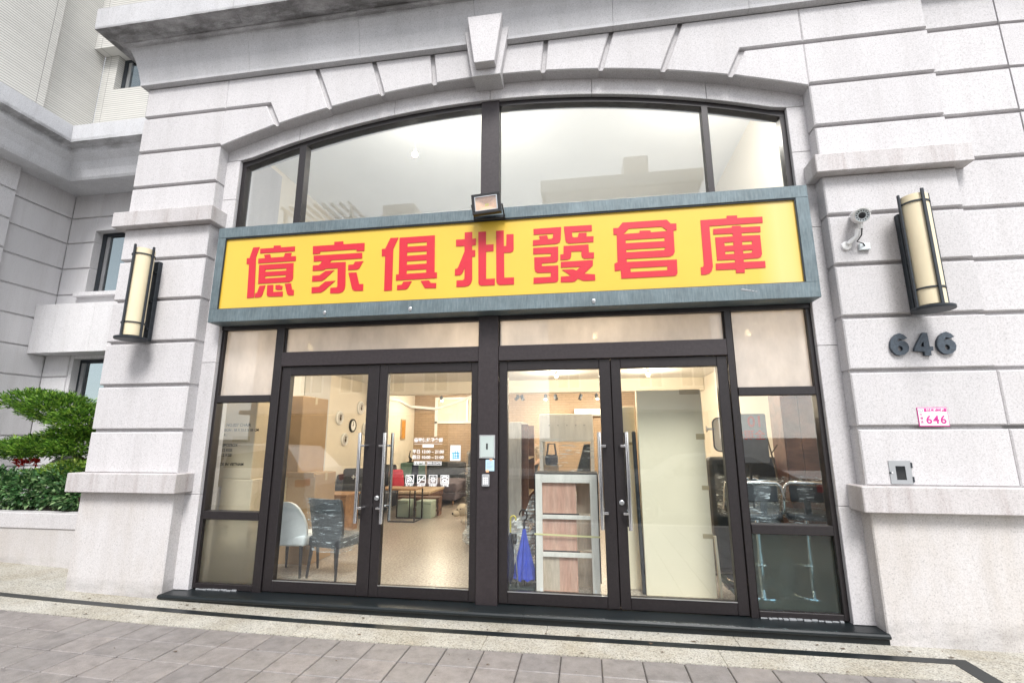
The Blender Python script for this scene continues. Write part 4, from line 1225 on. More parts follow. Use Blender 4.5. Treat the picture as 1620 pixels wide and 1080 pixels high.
# ------------------------------------------------------------------ the big yellow sign
sign = thing('shop_sign', 'long yellow box sign with seven red characters in a blue grey metal frame', 'sign', (CX, -0.17, 2.985))
SX0, SX1, SZ0, SZ1 = -4.27, 2.25, 2.985, 4.145
PX0, PX1, PZ0, PZ1 = -4.172, 2.132, 3.14, 4.015
mb = MB()
mb.box(SX0, SX1, -0.285, -0.062, PZ1, SZ1, 0.004)
obj('frame', mb, 'galvanised', sign)
mb = MB()
mb.box(SX0, SX1, -0.285, -0.062, SZ0, PZ0, 0.004)
obj('frame', mb, 'galvanised', sign)
for q in ((SX0 + 0.0005, PX0), (PX1, SX1 - 0.0005)):
    mb = MB(); mb.box(q[0], q[1], -0.2845, -0.062, PZ0 - 0.001, PZ1 + 0.001, 0.003); obj('frame', mb, 'galvanised', sign)
mb = MB()
mb.box(PX0 - 0.004, PX1 + 0.004, -0.274, -0.268, PZ1 - 0.014, PZ1 - 0.0012)
mb.box(PX0 - 0.004, PX1 + 0.004, -0.274, -0.268, PZ0 + 0.0012, PZ0 + 0.007)
mb.box(PX0 + 0.001, PX0 + 0.010, -0.274, -0.268, PZ0 + 0.008, PZ1 - 0.015)
mb.box(PX1 - 0.010, PX1 - 0.001, -0.274, -0.268, PZ0 + 0.008, PZ1 - 0.015)
obj('edge_trim', mb, 'iron', sign)
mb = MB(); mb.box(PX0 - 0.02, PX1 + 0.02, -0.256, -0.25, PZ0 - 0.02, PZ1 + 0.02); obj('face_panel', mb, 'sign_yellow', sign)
mb = MB(); mb.box(SX0 + 0.02, SX1 - 0.02, -0.075, -0.066, SZ0 + 0.02, SZ1 - 0.02); obj('back_panel', mb, 'iron', sign)
for g in GLYPHS:
    objm('character', curve_poly('character', [[(x / 1000, z / 1000) for x, z in r] for r in g], -0.2595, 0.0022), 'sign_red', sign)
for x in (-2.82, -1.83, 0.12):
    mb = MB()
    mb.lathe([(0.02, 0), (0.018, 0.008), (0.008, 0.012)], (x, -0.284, 3.045), 10, (0, -1, 0))
    mb.box(x - 0.012, x + 0.014, -0.292, -0.286, 3.02, 3.036)
    obj('bolt', mb, 'steel', sign)
mb = MB()
for i in range(5):
    mb.ball((1.555 + 0.03 * i, -0.284, 3.09 - 0.006 * i), 0.018 - 0.002 * i, 8, (1.3, 0.3, 0.7))
obj('sealant_blob', mb, 'caulk', sign)

fl_ = thing('floodlight', 'small black floodlight with orange reflector on top of the yellow sign', 'floodlight', (-0.965, -0.46, 4.11))
T = Matrix.Translation((-0.965, -0.47, 4.105)) @ Matrix.Rotation(math.radians(-4), 4, 'Y') @ Matrix.Rotation(math.radians(6), 4, 'X') @ Matrix.Scale(0.93, 4)
def local(mb, T):
    bmesh.ops.transform(mb.bm, matrix=T, verts=mb.bm.verts)
    return mb
mb = MB()
for q in ((-0.165, 0.165, -0.02, 0.05, 0.085, 0.118), (-0.165, 0.165, -0.02, 0.05, -0.118, -0.085), (-0.165, -0.128, -0.02, 0.05, -0.085, 0.085), (0.128, 0.165, -0.02, 0.05, -0.085, 0.085), (-0.13, 0.13, 0.042, 0.075, -0.09, 0.09)):
    mb.box(*q, 0.004)
for i in range(7):
    mb.box(-0.1 + 0.033 * i - 0.005, -0.1 + 0.033 * i + 0.005, 0.076, 0.105, -0.08, 0.08)
obj('housing', local(mb, T), 'black_plastic', fl_)
mb = MB()
o4 = [(-0.127, -0.005, -0.084), (0.127, -0.005, -0.084), (0.127, -0.005, 0.084), (-0.127, -0.005, 0.084)]
i4 = [(-0.022, 0.038, -0.015), (0.022, 0.038, -0.015), (0.022, 0.038, 0.015), (-0.022, 0.038, 0.015)]
for k in range(4):
    mb.quad(o4[k], o4[(k + 1) % 4], i4[(k + 1) % 4], i4[k])
obj('reflector', local(mb, T), 'reflector', fl_)
mb = MB(); mb.box(-0.022, 0.022, 0.034, 0.0405, -0.015, 0.015); obj('led', local(mb, T), 'led_yellow', fl_)
mb = MB(); mb.box(-0.127, 0.127, -0.012, -0.009, -0.084, 0.084); obj('cover_glass', local(mb, T), 'glass', fl_)
mb = MB()
for q in ((-0.13, 0.13, -0.021, -0.012, 0.076, 0.084), (-0.13, 0.13, -0.021, -0.012, -0.084, -0.076), (-0.13, -0.121, -0.021, -0.012, -0.076, 0.076), (0.121, 0.13, -0.021, -0.012, -0.076, 0.076)):
    mb.box(*q)
obj('bezel', local(mb, T), 'steel', fl_)
mb = MB()
mb.tube([(-1.13, -0.45, 4.11), (-1.13, -0.36, 4.06), (-1.13, -0.30, 4.03)], 0.008, 6)
mb.tube([(-0.80, -0.45, 4.10), (-0.80, -0.36, 4.06), (-0.80, -0.30, 4.03)], 0.008, 6)
mb.box(-1.14, -0.79, -0.31, -0.286, 4.015, 4.045)
obj('bracket', mb, 'iron', fl_)

# ------------------------------------------------------------------ wall lanterns
def lantern(x, plate_dx, label):
    t = thing('wall_lantern', label, 'wall lamp', (x, YP, 2.8), 'cylinder lanterns on the stone piers')
    yc, r = -0.46, 0.108
    mb = MB(); mb.box(x + plate_dx - 0.055, x + plate_dx + 0.055, -0.305, -0.251, 2.79, 3.765, 0.005); obj('back_plate', mb, 'iron', t)
    mb = MB(); mb.lathe([(r - 0.003, 2.815), (r - 0.003, 3.845), (r - 0.012, 3.845), (r - 0.012, 2.83)], (x, yc, 0), 32); obj('shade', mb, 'lamp_shade', t, True)
    mb = MB(); mb.lathe([(0.152, 0.0), (0.155, 0.005), (0.155, 0.024), (0.150, 0.028)], (x, yc, 2.772), 36); obj('bottom_disc', mb, 'iron', t, True)
    for a in (0, 90, 180, 270):
        c, s = math.cos(math.radians(a)), math.sin(math.radians(a))
        mb = MB()
        R = Matrix.Rotation(math.radians(a), 3, 'Z')
        mb.box(x + c * (r + 0.014) - 0.008, x + c * (r + 0.014) + 0.008, yc + s * (r + 0.014) - 0.0125, yc + s * (r + 0.014) + 0.0125, 2.80, 3.875, 0.002, R)
        obj('upright_bar', mb, 'iron', t)
    for z in (2.955, 3.765):
        mb = MB(); mb.lathe([(r, 0), (r + 0.006, 0), (r + 0.006, 0.014), (r, 0.014)], (x, yc, z), 32); obj('ring', mb, 'iron', t, True)
    mb = MB()
    for z in (2.93, 3.26, 3.62):
        mb.tube([(x + plate_dx * 0.6, -0.30, z), (x + plate_dx * 0.3, yc + r - 0.01, z)], 0.012, 8)
        mb.box(x + plate_dx - 0.045, x + plate_dx + 0.045, -0.325, -0.304, z - 0.012, z + 0.012, 0.002)
    obj('bracket', mb, 'iron', t)
    mb = MB()
    for z in (2.90, 3.225, 3.59):
        mb.lathe([(0.011, 0), (0.009, 0.012)], (x + plate_dx + (0.03 if plate_dx > 0 else -0.03), -0.305, z), 8, (0, -1, 0))
    obj('bolt', mb, 'chrome', t)
lantern(-5.06, 0.0, 'cream cylinder wall lamp with dark bars on the left pier')
lantern(3.05, 0.0, 'cream cylinder wall lamp with dark bars on the right pier')

# ------------------------------------------------------------------ security camera
cc = thing('security_camera', 'white bullet security camera on a bracket left of the right lantern', 'security camera', (2.55, YP, 3.48))
ax = Vector((-0.30, -0.86, -0.30)).normalized()
tip = Vector((2.60, -0.47, 3.70))
mb = MB(); mb.lathe([(0.052, -0.22), (0.062, -0.19), (0.065, -0.02), (0.065, 0.0), (0.059, 0.004), (0.059, -0.012), (0.0, -0.012)], tip, 28, ax); obj('body', mb, 'white_plastic', cc, True)
mb = MB(); mb.lathe([(0.058, -0.010), (0.058, -0.006), (0.038, -0.006)], tip, 28, ax); obj('face_ring', mb, 'paper', cc, True)
mb = MB(); mb.lathe([(0.028, -0.008), (0.028, 0.0), (0.020, 0.004), (0.0, 0.004)], tip, 24, ax); obj('lens', mb, 'black_plastic', cc, True)
mb = MB()
q = Vector((0, 0, 1)).rotation_difference(ax)
for k in range(14):
    a = 2 * math.pi * k / 14
    mb.ball(tip + q @ Vector((0.044 * math.cos(a), 0.044 * math.sin(a), -0.004)), 0.0055, 8)
obj('infrared_led', mb, 'black_plastic', cc)
mb = MB()
for k in range(13):
    pass
seg = []
for k in range(9):
    a = math.radians(-70 + 140 * k / 8)
    seg.append((a, 0.072))
upl = (Vector((0, 0, 1)) - ax * ax.z).normalized(); sdl = ax.cross(upl)
ra = [mb.bm.verts.new(tip + ax * 0.035 + (upl * math.cos(a) + sdl * math.sin(a)) * r) for a, r in seg]
rb = [mb.bm.verts.new(tip - ax * 0.22 + (upl * math.cos(a) + sdl * math.sin(a)) * r) for a, r in seg]
for k in range(8):
    mb.bm.faces.new((ra[k], ra[k + 1], rb[k + 1], rb[k]))
bmesh.ops.solidify(mb.bm, geom=mb.bm.faces[:], thickness=0.004)
obj('sun_shield', mb, 'white_plastic', cc, True)
mb = MB()
mid_ = tip - ax * 0.15
mb.tube([mid_ + Vector((0, 0, -0.06)), mid_ + Vector((0.0, 0.0, -0.125))], 0.02, 10)
mb.tube([mid_ + Vector((-0.03, 0, -0.125)), (2.60, -0.33, 3.55), (2.545, -0.285, 3.50)], [0.022, 0.018, 0.022], 10)
mb.lathe([(0.045, 0), (0.042, 0.02), (0.02, 0.03)], (2.54, -0.25, 3.49), 16, (0, -1, 0))
obj('bracket', mb, 'white_plastic', cc, True)
mb = MB(); mb.tube([mid_ + Vector((0.02, 0, -0.06)), (2.63, -0.36, 3.55), (2.60, -0.33, 3.50), (2.66, -0.31, 3.485), (2.69, -0.28, 3.47)], 0.006, 6); obj('cable', mb, 'black_rubber', cc)
mb = MB(); mb.box(2.645, 2.735, -0.285, -0.251, 3.435, 3.50, 0.004); obj('junction_box', mb, 'paper', cc)

# ------------------------------------------------------------------ house number, plate, hatch
num = thing('house_number', 'raised dark blue number 646 fixed to the right pier under the lantern', 'house number', (3.04, YP, 2.41))
SIX = ([[(0.095, 0.225), (0.13, 0.205), (0.155, 0.172), (0.120, 0.158), (0.085, 0.170), (0.066, 0.138), (0.095, 0.150), (0.130, 0.142), (0.152, 0.115), (0.157, 0.080), (0.145, 0.040), (0.115, 0.012), (0.080, 0.003), (0.045, 0.012), (0.018, 0.042), (0.005, 0.088), (0.012, 0.140), (0.035, 0.185), (0.065, 0.213)],
        [(0.082, 0.100), (0.100, 0.086), (0.104, 0.066), (0.096, 0.048), (0.080, 0.042), (0.066, 0.054), (0.062, 0.074), (0.068, 0.092)]])
FOUR = ([[(0.098, 0.230), (0.132, 0.226), (0.134, 0.092), (0.162, 0.090), (0.158, 0.050), (0.136, 0.050), (0.138, 0.004), (0.084, 0.004), (0.086, 0.040), (0.060, 0.046), (0.005, 0.050), (0.010, 0.078), (0.05, 0.150)],
         [(0.088, 0.090), (0.056, 0.092), (0.074, 0.124), (0.090, 0.142)]])
for x, dg, z in ((2.765, SIX, 2.405), (2.955, FOUR, 2.398), (3.145, SIX, 2.405)):
    me = curve_poly('digit', [[(x + a * 1.0, z + c * 0.93) for a, c in r] for r in dg], -0.266, 0.0145)
    objm('digit', me, 'digit_blue', num)
pt = thing('address_plate', 'small white and magenta address plate with the number 646', 'sign', (3.03, YP, 1.77))
mb = MB(); mb.box(2.912, 3.152, -0.2565, -0.2505, 1.772, 1.940, 0.002); obj('plate', mb, 'magenta', pt)
mb = MB(); mb.box(2.918, 3.146, -0.2585, -0.256, 1.782, 1.934); obj('plate_face', mb, 'plate_white', pt)
ms = [text_mesh('646', 0.098, (3.050, -0.2595, 1.800), extrude=0.0008, align='CENTER', bold=0.002, spacing=1.15)]
ms += [text_mesh(c, 0.026, (2.938, -0.2595, z), extrude=0.0004, align='CENTER') for c, z in (('中', 1.868), ('壢', 1.836), ('區', 1.804))]
objm('number', join_meshes('number', ms), 'magenta', pt)
mb = MB(); mb.box(2.966, 3.142, -0.2600, -0.2586, 1.902, 1.930); obj('street_band', mb, 'magenta', pt)
objm('street_name', text_mesh('興仁路二段', 0.027, (3.054, -0.2605, 1.906), extrude=0.0004, align='CENTER', bold=0.0006, spacing=1.12), 'print_white', pt)
objm('emblem', curve_poly('emblem', [circle(2.940, 1.912, 0.017), circle(2.940, 1.912, 0.0125), circle(2.940, 1.912, 0.007, 3)], -0.2595, 0.0004), 'grey_plastic', pt)
ht = thing('meter_hatch', 'grey metal meter hatch with a dark square window on the right pier', 'hatch', (2.70, YP, 1.28))
mb = MB()
for q in ((2.618, 2.792, -0.2575, -0.2505, 1.435, 1.480), (2.618, 2.792, -0.2575, -0.2505, 1.284, 1.318), (2.618, 2.668, -0.2575, -0.2505, 1.318, 1.435), (2.745, 2.792, -0.2575, -0.2505, 1.318, 1.435)):
    mb.box(*q)
obj('door_plate', mb, 'grey_plastic', ht)
mb = MB(); mb.box(2.668, 2.745, -0.2530, -0.2505, 1.318, 1.435); obj('window', mb, 'car_glass', ht)
mb = MB()
for q in ((2.790, 2.802, -0.262, -0.2505, 1.30, 1.345), (2.790, 2.802, -0.262, -0.2505, 1.42, 1.465), (2.616, 2.626, -0.262, -0.2505, 1.37, 1.385)):
    mb.box(*q)
obj('hinge', mb, 'iron', ht)
mb = MB(); mb.lathe([(0.007, 0), (0.005, 0.006)], (2.637, -0.257, 1.378), 8, (0, -1, 0)); obj('screw', mb, 'print_white', ht)

# ------------------------------------------------------------------ on the centre mullion
ic = thing('intercom_panel', 'square pale metal intercom plate on the centre mullion', 'intercom', (-1.01, -0.085, 1.475))
mb = MB(); mb.box(-1.094, -0.928, -0.1, -0.0855, 1.475, 1.71, 0.003); obj('plate', mb, 'steel', ic)
mb = MB(); mb.box(-1.082, -0.94, -0.103, -0.1005, 1.487, 1.698, 0.001); obj('face', mb, 'face_grey', ic)
mb = MB(); mb.box(-1.020, -1.002, -0.1045, -0.1035, 1.565, 1.625); obj('slot', mb, 'black_plastic', ic)
nt_ = thing('note', 'small pale blue handwritten note taped below the intercom plate', 'note', (-0.98, -0.087, 1.35))
mb = MB(); mb.box(-1.026, -0.936, -0.0885, -0.0865, 1.350, 1.462); obj('paper_sheet', mb, 'paper_blue', nt_)
mb = MB()
for i in range(6):
    zz = 1.442 - 0.014 * i
    mb.box(-1.014, -0.950 - 0.012 * (i % 3), -0.0893, -0.0889, zz, zz + 0.003)
obj('writing', mb, 'grey_plastic', nt_)
mb = MB(); mb.box(-0.985, -0.955, -0.0897, -0.0894, 1.452, 1.472); mb.box(-1.022, -0.992, -0.0897, -0.0894, 1.338, 1.362); obj('tape', mb, 'reflector', nt_)
kp = thing('keypad', 'grey door keypad with rows of buttons under the taped note', 'keypad', (-1.02, -0.085, 1.2))
mb = MB(); mb.box(-1.060, -0.982, -0.118, -0.0855, 1.20, 1.318, 0.008, seg=2); obj('case', mb, 'grey_plastic', kp)
mb = MB()
for i in range(3):
    for j in range(4):
        mb.box(-1.045 + i * 0.018, -1.032 + i * 0.018, -0.1225, -0.118, 1.222 + j * 0.018, 1.235 + j * 0.018, 0.001)
obj('button', mb, 'print_white', kp)
np_ = thing('notice_paper', 'white notice sheet with blue print stuck on the second glass door', 'notice', (-1.37, -0.004, 1.445))
mb = MB(); mb.box(-1.426, -1.315, -0.0055, -0.0042, 1.445, 1.604); obj('paper_sheet', mb, 'paper', np_)
mb = MB()
for q in ((-1.410, -1.325, 1.520, 1.528), (-1.400, -1.388, 1.46, 1.52), (-1.378, -1.368, 1.475, 1.545), (-1.352, -1.343, 1.475, 1.545), (-1.382, -1.328, 1.492, 1.499), (-1.385, -1.326, 1.468, 1.475), (-1.337, -1.329, 1.475, 1.52)):
    mb.box(q[0], q[1], -0.0062, -0.0056, q[2], q[3])
obj('print', mb, 'print_cyan', np_)

# ------------------------------------------------------------------ lamps inside the shop
LAMP = 23.0
def lamp_light(loc, power, parent, radius=0.05, col=(1.0, 0.83, 0.62)):
    ld = bpy.data.lights.new('lamp_light', 'POINT')
    ld.energy = power
    ld.color = col
    ld.shadow_soft_size = radius
    o = bpy.data.objects.new('lamp_light', ld)
    COL.objects.link(o)
    if parent:
        o.parent = parent
        o.location = Vector(loc) - world_loc(parent)
    else:
        o.location = loc
    return o
def ceiling_lamp(x, y, z, label, power):
    t = thing('ceiling_lamp', label, 'lamp', (x, y, z))
    mb = MB(); mb.lathe([(0.06, 0), (0.06, 0.02), (0.03, 0.03), (0.022, 0.05)], (x, y, z - 0.052), 16); obj('base', mb, 'white_plastic', t, True)
    mb = MB(); mb.ball((x, y, z - 0.085), 0.038, 14); obj('bulb', mb, 'bulb_warm', t, True)
    lamp_light((x, y, z - 0.15), power, t)
    return t
ceiling_lamp(-0.56, 4.6, 2.984, 'lit bare bulb ceiling lamp above the plywood backed bookcase', LAMP * 1.3)
ceiling_lamp(1.25, 4.6, 2.984, 'lit bare bulb ceiling lamp above the tall cream panel', LAMP * 1.3)
ceiling_lamp(-3.4, 3.4, 2.984, 'lit ceiling lamp over the wall of round plaques', LAMP * 1.3)
ceiling_lamp(-1.2, 0.8, 2.984, 'added ceiling lamp just inside the glass above the centre mullion, brightening the goods', LAMP * 0.9)  # lamps just inside the glass are added to brighten the goods
ceiling_lamp(0.15, 0.75, 2.984, 'added ceiling lamp just inside the glass above the third and fourth doors, brightening the goods', LAMP * 0.7)
ceiling_lamp(1.95, 0.9, 2.984, 'added ceiling lamp just inside the right side window, brightening the goods', LAMP * 0.5)
ceiling_lamp(-3.7, 0.9, 2.984, 'added ceiling lamp just inside the left side window, brightening the goods', LAMP * 0.5)
for x, y, nm, pw in ((-2.26, 0.76, 'glowing lamp hanging under the white ceiling in the large left pane of the arched window', 20.0),
                     (-1.215, 1.0, 'added lamp hidden behind the thick centre mullion, brightening the arched window', 19.0), (1.70, 1.0, 'added lamp hidden behind the thin right mullion, brightening the arched window', 19.0)):  # the lamps behind the mullions are added to brighten the panes evenly
    t = thing('pendant_lamp', nm, 'lamp', (x, y, 6.4), 'lamps behind the arched window')
    mb = MB(); mb.tube([(x, y, 6.399), (x, y, 5.66)], 0.006, 6); mb.lathe([(0.05, 0), (0.05, 0.02)], (x, y, 6.378), 14); mb.lathe([(0.022, 0), (0.018, 0.05)], (x, y, 5.63), 12); obj('cord', mb, 'white_plastic', t)
    mb = MB(); mb.ball((x, y, 5.595), 0.04, 14); obj('bulb', mb, 'bulb_warm', t, True)
    lamp_light((x, y, 5.52), pw, t, 0.08, (1.0, 0.93, 0.86))
tr_ = thing('track_rail', 'black track rail under the far ceiling carrying spotlights', 'track', (-0.7, 8.0, 2.9))
mb = MB(); mb.box(-4.2, 1.6, 7.985, 8.015, 2.86, 2.90); obj('rail', mb, 'iron', tr_)
mb = MB()
for x in (-3.8, -1.5, 1.2):
    mb.tube([(x, 8.0, 2.90), (x, 8.0, 2.984)], 0.01, 6)
obj('hanger', mb, 'iron', tr_)
spots = [(-1.85, -30, 0), (-1.70, 20, 0), (-1.06, 0, 1), (-0.78, 15, 0), (-0.12, -15, 0), (0.32, 10, 1), (-4.0, 25, 1)]
names = ['black track spotlight at the left end above the grey wardrobe', 'black track spotlight beside the leftmost one, turned right',
         'lit spotlight left of the white bookcase top', 'dark spotlight turned away above the wrapped cabinet',
         'dark spotlight left of the far lit one', 'lit spotlight above the far air conditioner', 'lit spotlight high over the grey sofa']
for (x, a, lit), nm in zip(spots, names):
    t = thing('spotlight', nm, 'spotlight', (x, 8.0, 2.86), 'spotlights on the track rail')
    axis = Vector((math.sin(math.radians(a)), -0.55, -0.8)).normalized()
    mb = MB(); mb.tube([(x, 8.0, 2.859), (x, 8.0, 2.79)], 0.012, 8); obj('stem', mb, 'iron', t)
    mb = MB(); mb.lathe([(0.035, -0.09), (0.045, -0.08), (0.045, 0.07), (0.038, 0.07), (0.036, 0.03)], Vector((x, 8.0, 2.74)), 16, axis); obj('can', mb, 'iron', t, True)
    mb = MB(); mb.lathe([(0.034, 0.032), (0.034, 0.05)], Vector((x, 8.0, 2.74)), 14, axis); obj('bulb', mb, 'bulb_warm' if lit else 'grey_plastic', t)
    if lit:
        lamp_light(Vector((x, 8.0, 2.74)) + axis * 0.14, LAMP * 1.6, t)
ac = thing('air_conditioner', 'white wall air conditioner high on the far brick wall', 'air conditioner', (0.1, 9.4, 2.28))
mb = MB(); mb.box(-0.32, 0.52, 9.18, 9.398, 2.28, 2.50, 0.03, seg=2); obj('body', mb, 'white_plastic', ac)
mb = MB(); mb.box(-0.28, 0.48, 9.172, 9.185, 2.295, 2.325); obj('louvre', mb, 'grey_plastic', ac)
ac2 = thing('air_conditioner', 'white air conditioner high on the left wall past the round plaques', 'air conditioner', (-5.3, 6.4, 2.45))
mb = MB(); mb.box(-5.298, -5.08, 6.0, 6.9, 2.45, 2.74, 0.04, seg=2); obj('body', mb, 'white_plastic', ac2)
mb = MB(); mb.tube([(-5.27, 6.95, 2.7), (-5.27, 8.0, 2.72), (-5.25, 8.9, 2.6), (-4.6, 9.35, 2.55), (-3.9, 9.36, 2.75), (-3.4, 9.37, 2.95)], 0.045, 10); obj('pipe', mb, 'fabric_white', ac2, True)
# round plaques
for (y, z, r, dark), nm in zip([(4.74, 2.10, 0.15, 0), (5.36, 1.95, 0.15, 1), (5.02, 1.64, 0.14, 0), (5.70, 2.37, 0.16, 0), (6.0, 1.89, 0.15, 0)],
                               ['white round wall plaque at upper left of the group on the cream wall', 'round wall clock with a black rim in the middle of the white plaques',
                                'white round wall plaque lowest of the group', 'white round wall plaque highest of the group', 'white round wall plaque beside the door handle, farthest right']):
    t = thing('wall_clock' if dark else 'wall_plaque', nm, 'clock' if dark else 'plaque', (-5.3, y, z), None if dark else 'round plaques on the cream wall')
    mb = MB(); mb.lathe([(r, 0.002), (r, 0.03), (r * 0.86, 0.045), (r * 0.76, 0.03)], (-5.3, y, z), 28, (1, 0, 0)); obj('rim', mb, 'leg_black' if dark else 'white_plastic', t, True)
    mb = MB(); mb.lathe([(r * 0.755, 0.02), (r * 0.75, 0.032)], (-5.3, y, z), 24, (1, 0, 0)); obj('face', mb, 'print_white' if dark else 'wall_grey', t)
    mb = MB()
    if dark:
        mb.box(-5.267, -5.262, y - 0.006, y + 0.006, z - 0.01, z + 0.09); mb.box(-5.267, -5.262, y - 0.05, y + 0.006, z - 0.006, z + 0.006)
    else:
        mb.ball((-5.255, y, z - 0.015), 0.028, 10, (0.6, 0.8, 1.5)); mb.tube([(-5.25, y, z + 0.02), (-5.25, y - 0.04, z + 0.07)], 0.006, 6); mb.tube([(-5.25, y, z + 0.02), (-5.25, y + 0.04, z + 0.07)], 0.006, 6)
    obj('hands' if dark else 'relief', mb, 'leg_black' if dark else 'bark', t)
pc = thing('picture', 'tall narrow orange picture on the far left wall', 'picture', (-5.3, 8.45, 1.6))
mb = MB(); mb.box(-5.298, -5.27, 8.28, 8.62, 1.62, 2.2); obj('frame', mb, 'wood_pale', pc)
mb = MB(); mb.box(-5.2695, -5.264, 8.32, 8.58, 1.66, 2.16); obj('canvas', mb, 'orange_art', pc)
iw = thing('inner_window', 'white framed window in the far brick wall', 'window', (-4.0, 9.4, 2.1))
mb = MB()
for q in ((-4.62, -3.30, 9.34, 9.398, 2.84, 2.90), (-4.62, -3.30, 9.34, 9.398, 2.10, 2.16), (-4.62, -4.54, 9.34, 9.398, 1.7, 2.84), (-3.62, -3.56, 9.34, 9.398, 2.161, 2.839)):
    mb.box(*q)
obj('frame', mb, 'white_plastic', iw)
mb = MB(); mb.box(-4.54, -3.30, 9.38, 9.395, 2.16, 2.84); obj('pane', mb, 'wall_cream', iw)

# ------------------------------------------------------------------ goods behind the left side window and first door
F = 0.091
def carton(x0, x1, y0, y1, z0, z1, mat, label, text=None, group=None):
    t = thing('cardboard_box', label, 'box', ((x0 + x1) / 2, (y0 + y1) / 2, z0), group)
    mb = MB(); mb.box(x0, x1, y0, y1, z0, z1, 0.008); obj('carton', mb, mat, t)
    mb = MB(); mb.box(x0 - 0.001, x1 + 0.001, (y0 + y1) / 2 - 0.03, (y0 + y1) / 2 + 0.03, z1 - 0.1, z1 + 0.002); obj('tape', mb, 'tape_tan', t)
    if text:
        ms = [text_mesh(s, sz, (x, y0 - 0.0015, z), extrude=0.0004, bold=0.0013) for s, sz, x, z in text]
        objm('print', join_meshes('print', ms), 'print_black', t)
    return t
carton(-4.66, -4.06, 0.44, 1.0, 1.190, 2.14, 'cardboard_pale', 'tall pale cardboard box with printed chair details, top of the stack at left window',
       [('ITEM : NO.027 CHAIR', 0.052, -4.62, 1.825), ('DIMENSION : 58 X 53.5 X 88 CM', 0.043, -4.62, 1.765), ('COLOR :', 0.046, -4.62, 1.705),
        ('QTY : 2PCS/BOX', 0.046, -4.62, 1.58), ('N.W : 12 KGS', 0.046, -4.62, 1.52), ('G.W : 15 KGS', 0.046, -4.62, 1.46), ('MADE IN VIETNAM', 0.046, -4.56, 1.35)])
lb = MB(); lb.box(-4.36, -4.12, 0.4375, 0.439, 1.635, 1.705); o = obj('carton_label', lb, 'tape_tan'); tag(o, 'small tan label stuck on the printed upper cardboard box', 'label')
carton(-4.62, -4.03, 0.44, 1.0, F, 1.188, 'cardboard_pale', 'lower pale cardboard box under the printed one at the left window',
       [('ITEM : NO.027 CHAIR', 0.05, -4.58, 0.72), ('N.W : 12 KGS', 0.05, -4.58, 0.62), ('G.W : 15 KGS', 0.05, -4.58, 0.54), ('MADE IN VIETNAM', 0.05, -4.50, 0.30)])
carton(-4.02, -3.83, 1.05, 1.7, F, 2.25, 'cardboard', 'narrow tall brown cardboard box standing beside the pale stack')
bx = carton(-4.16, -3.545, 1.02, 1.55, F, 1.215, 'cardboard', 'brown cardboard box with folded flaps behind the white covered chair')
mb = MB(); mb.box(-4.15, -3.56, 1.0, 1.02, 1.17, 1.235, 0.004, Matrix.Rotation(0.25, 3, 'X')); obj('flap', mb, 'cardboard', bx)
mb = MB(); mb.box(-3.99, -3.95, 1.012, 1.019, 0.5, 1.2); obj('tape', mb, 'tape_tan', bx)

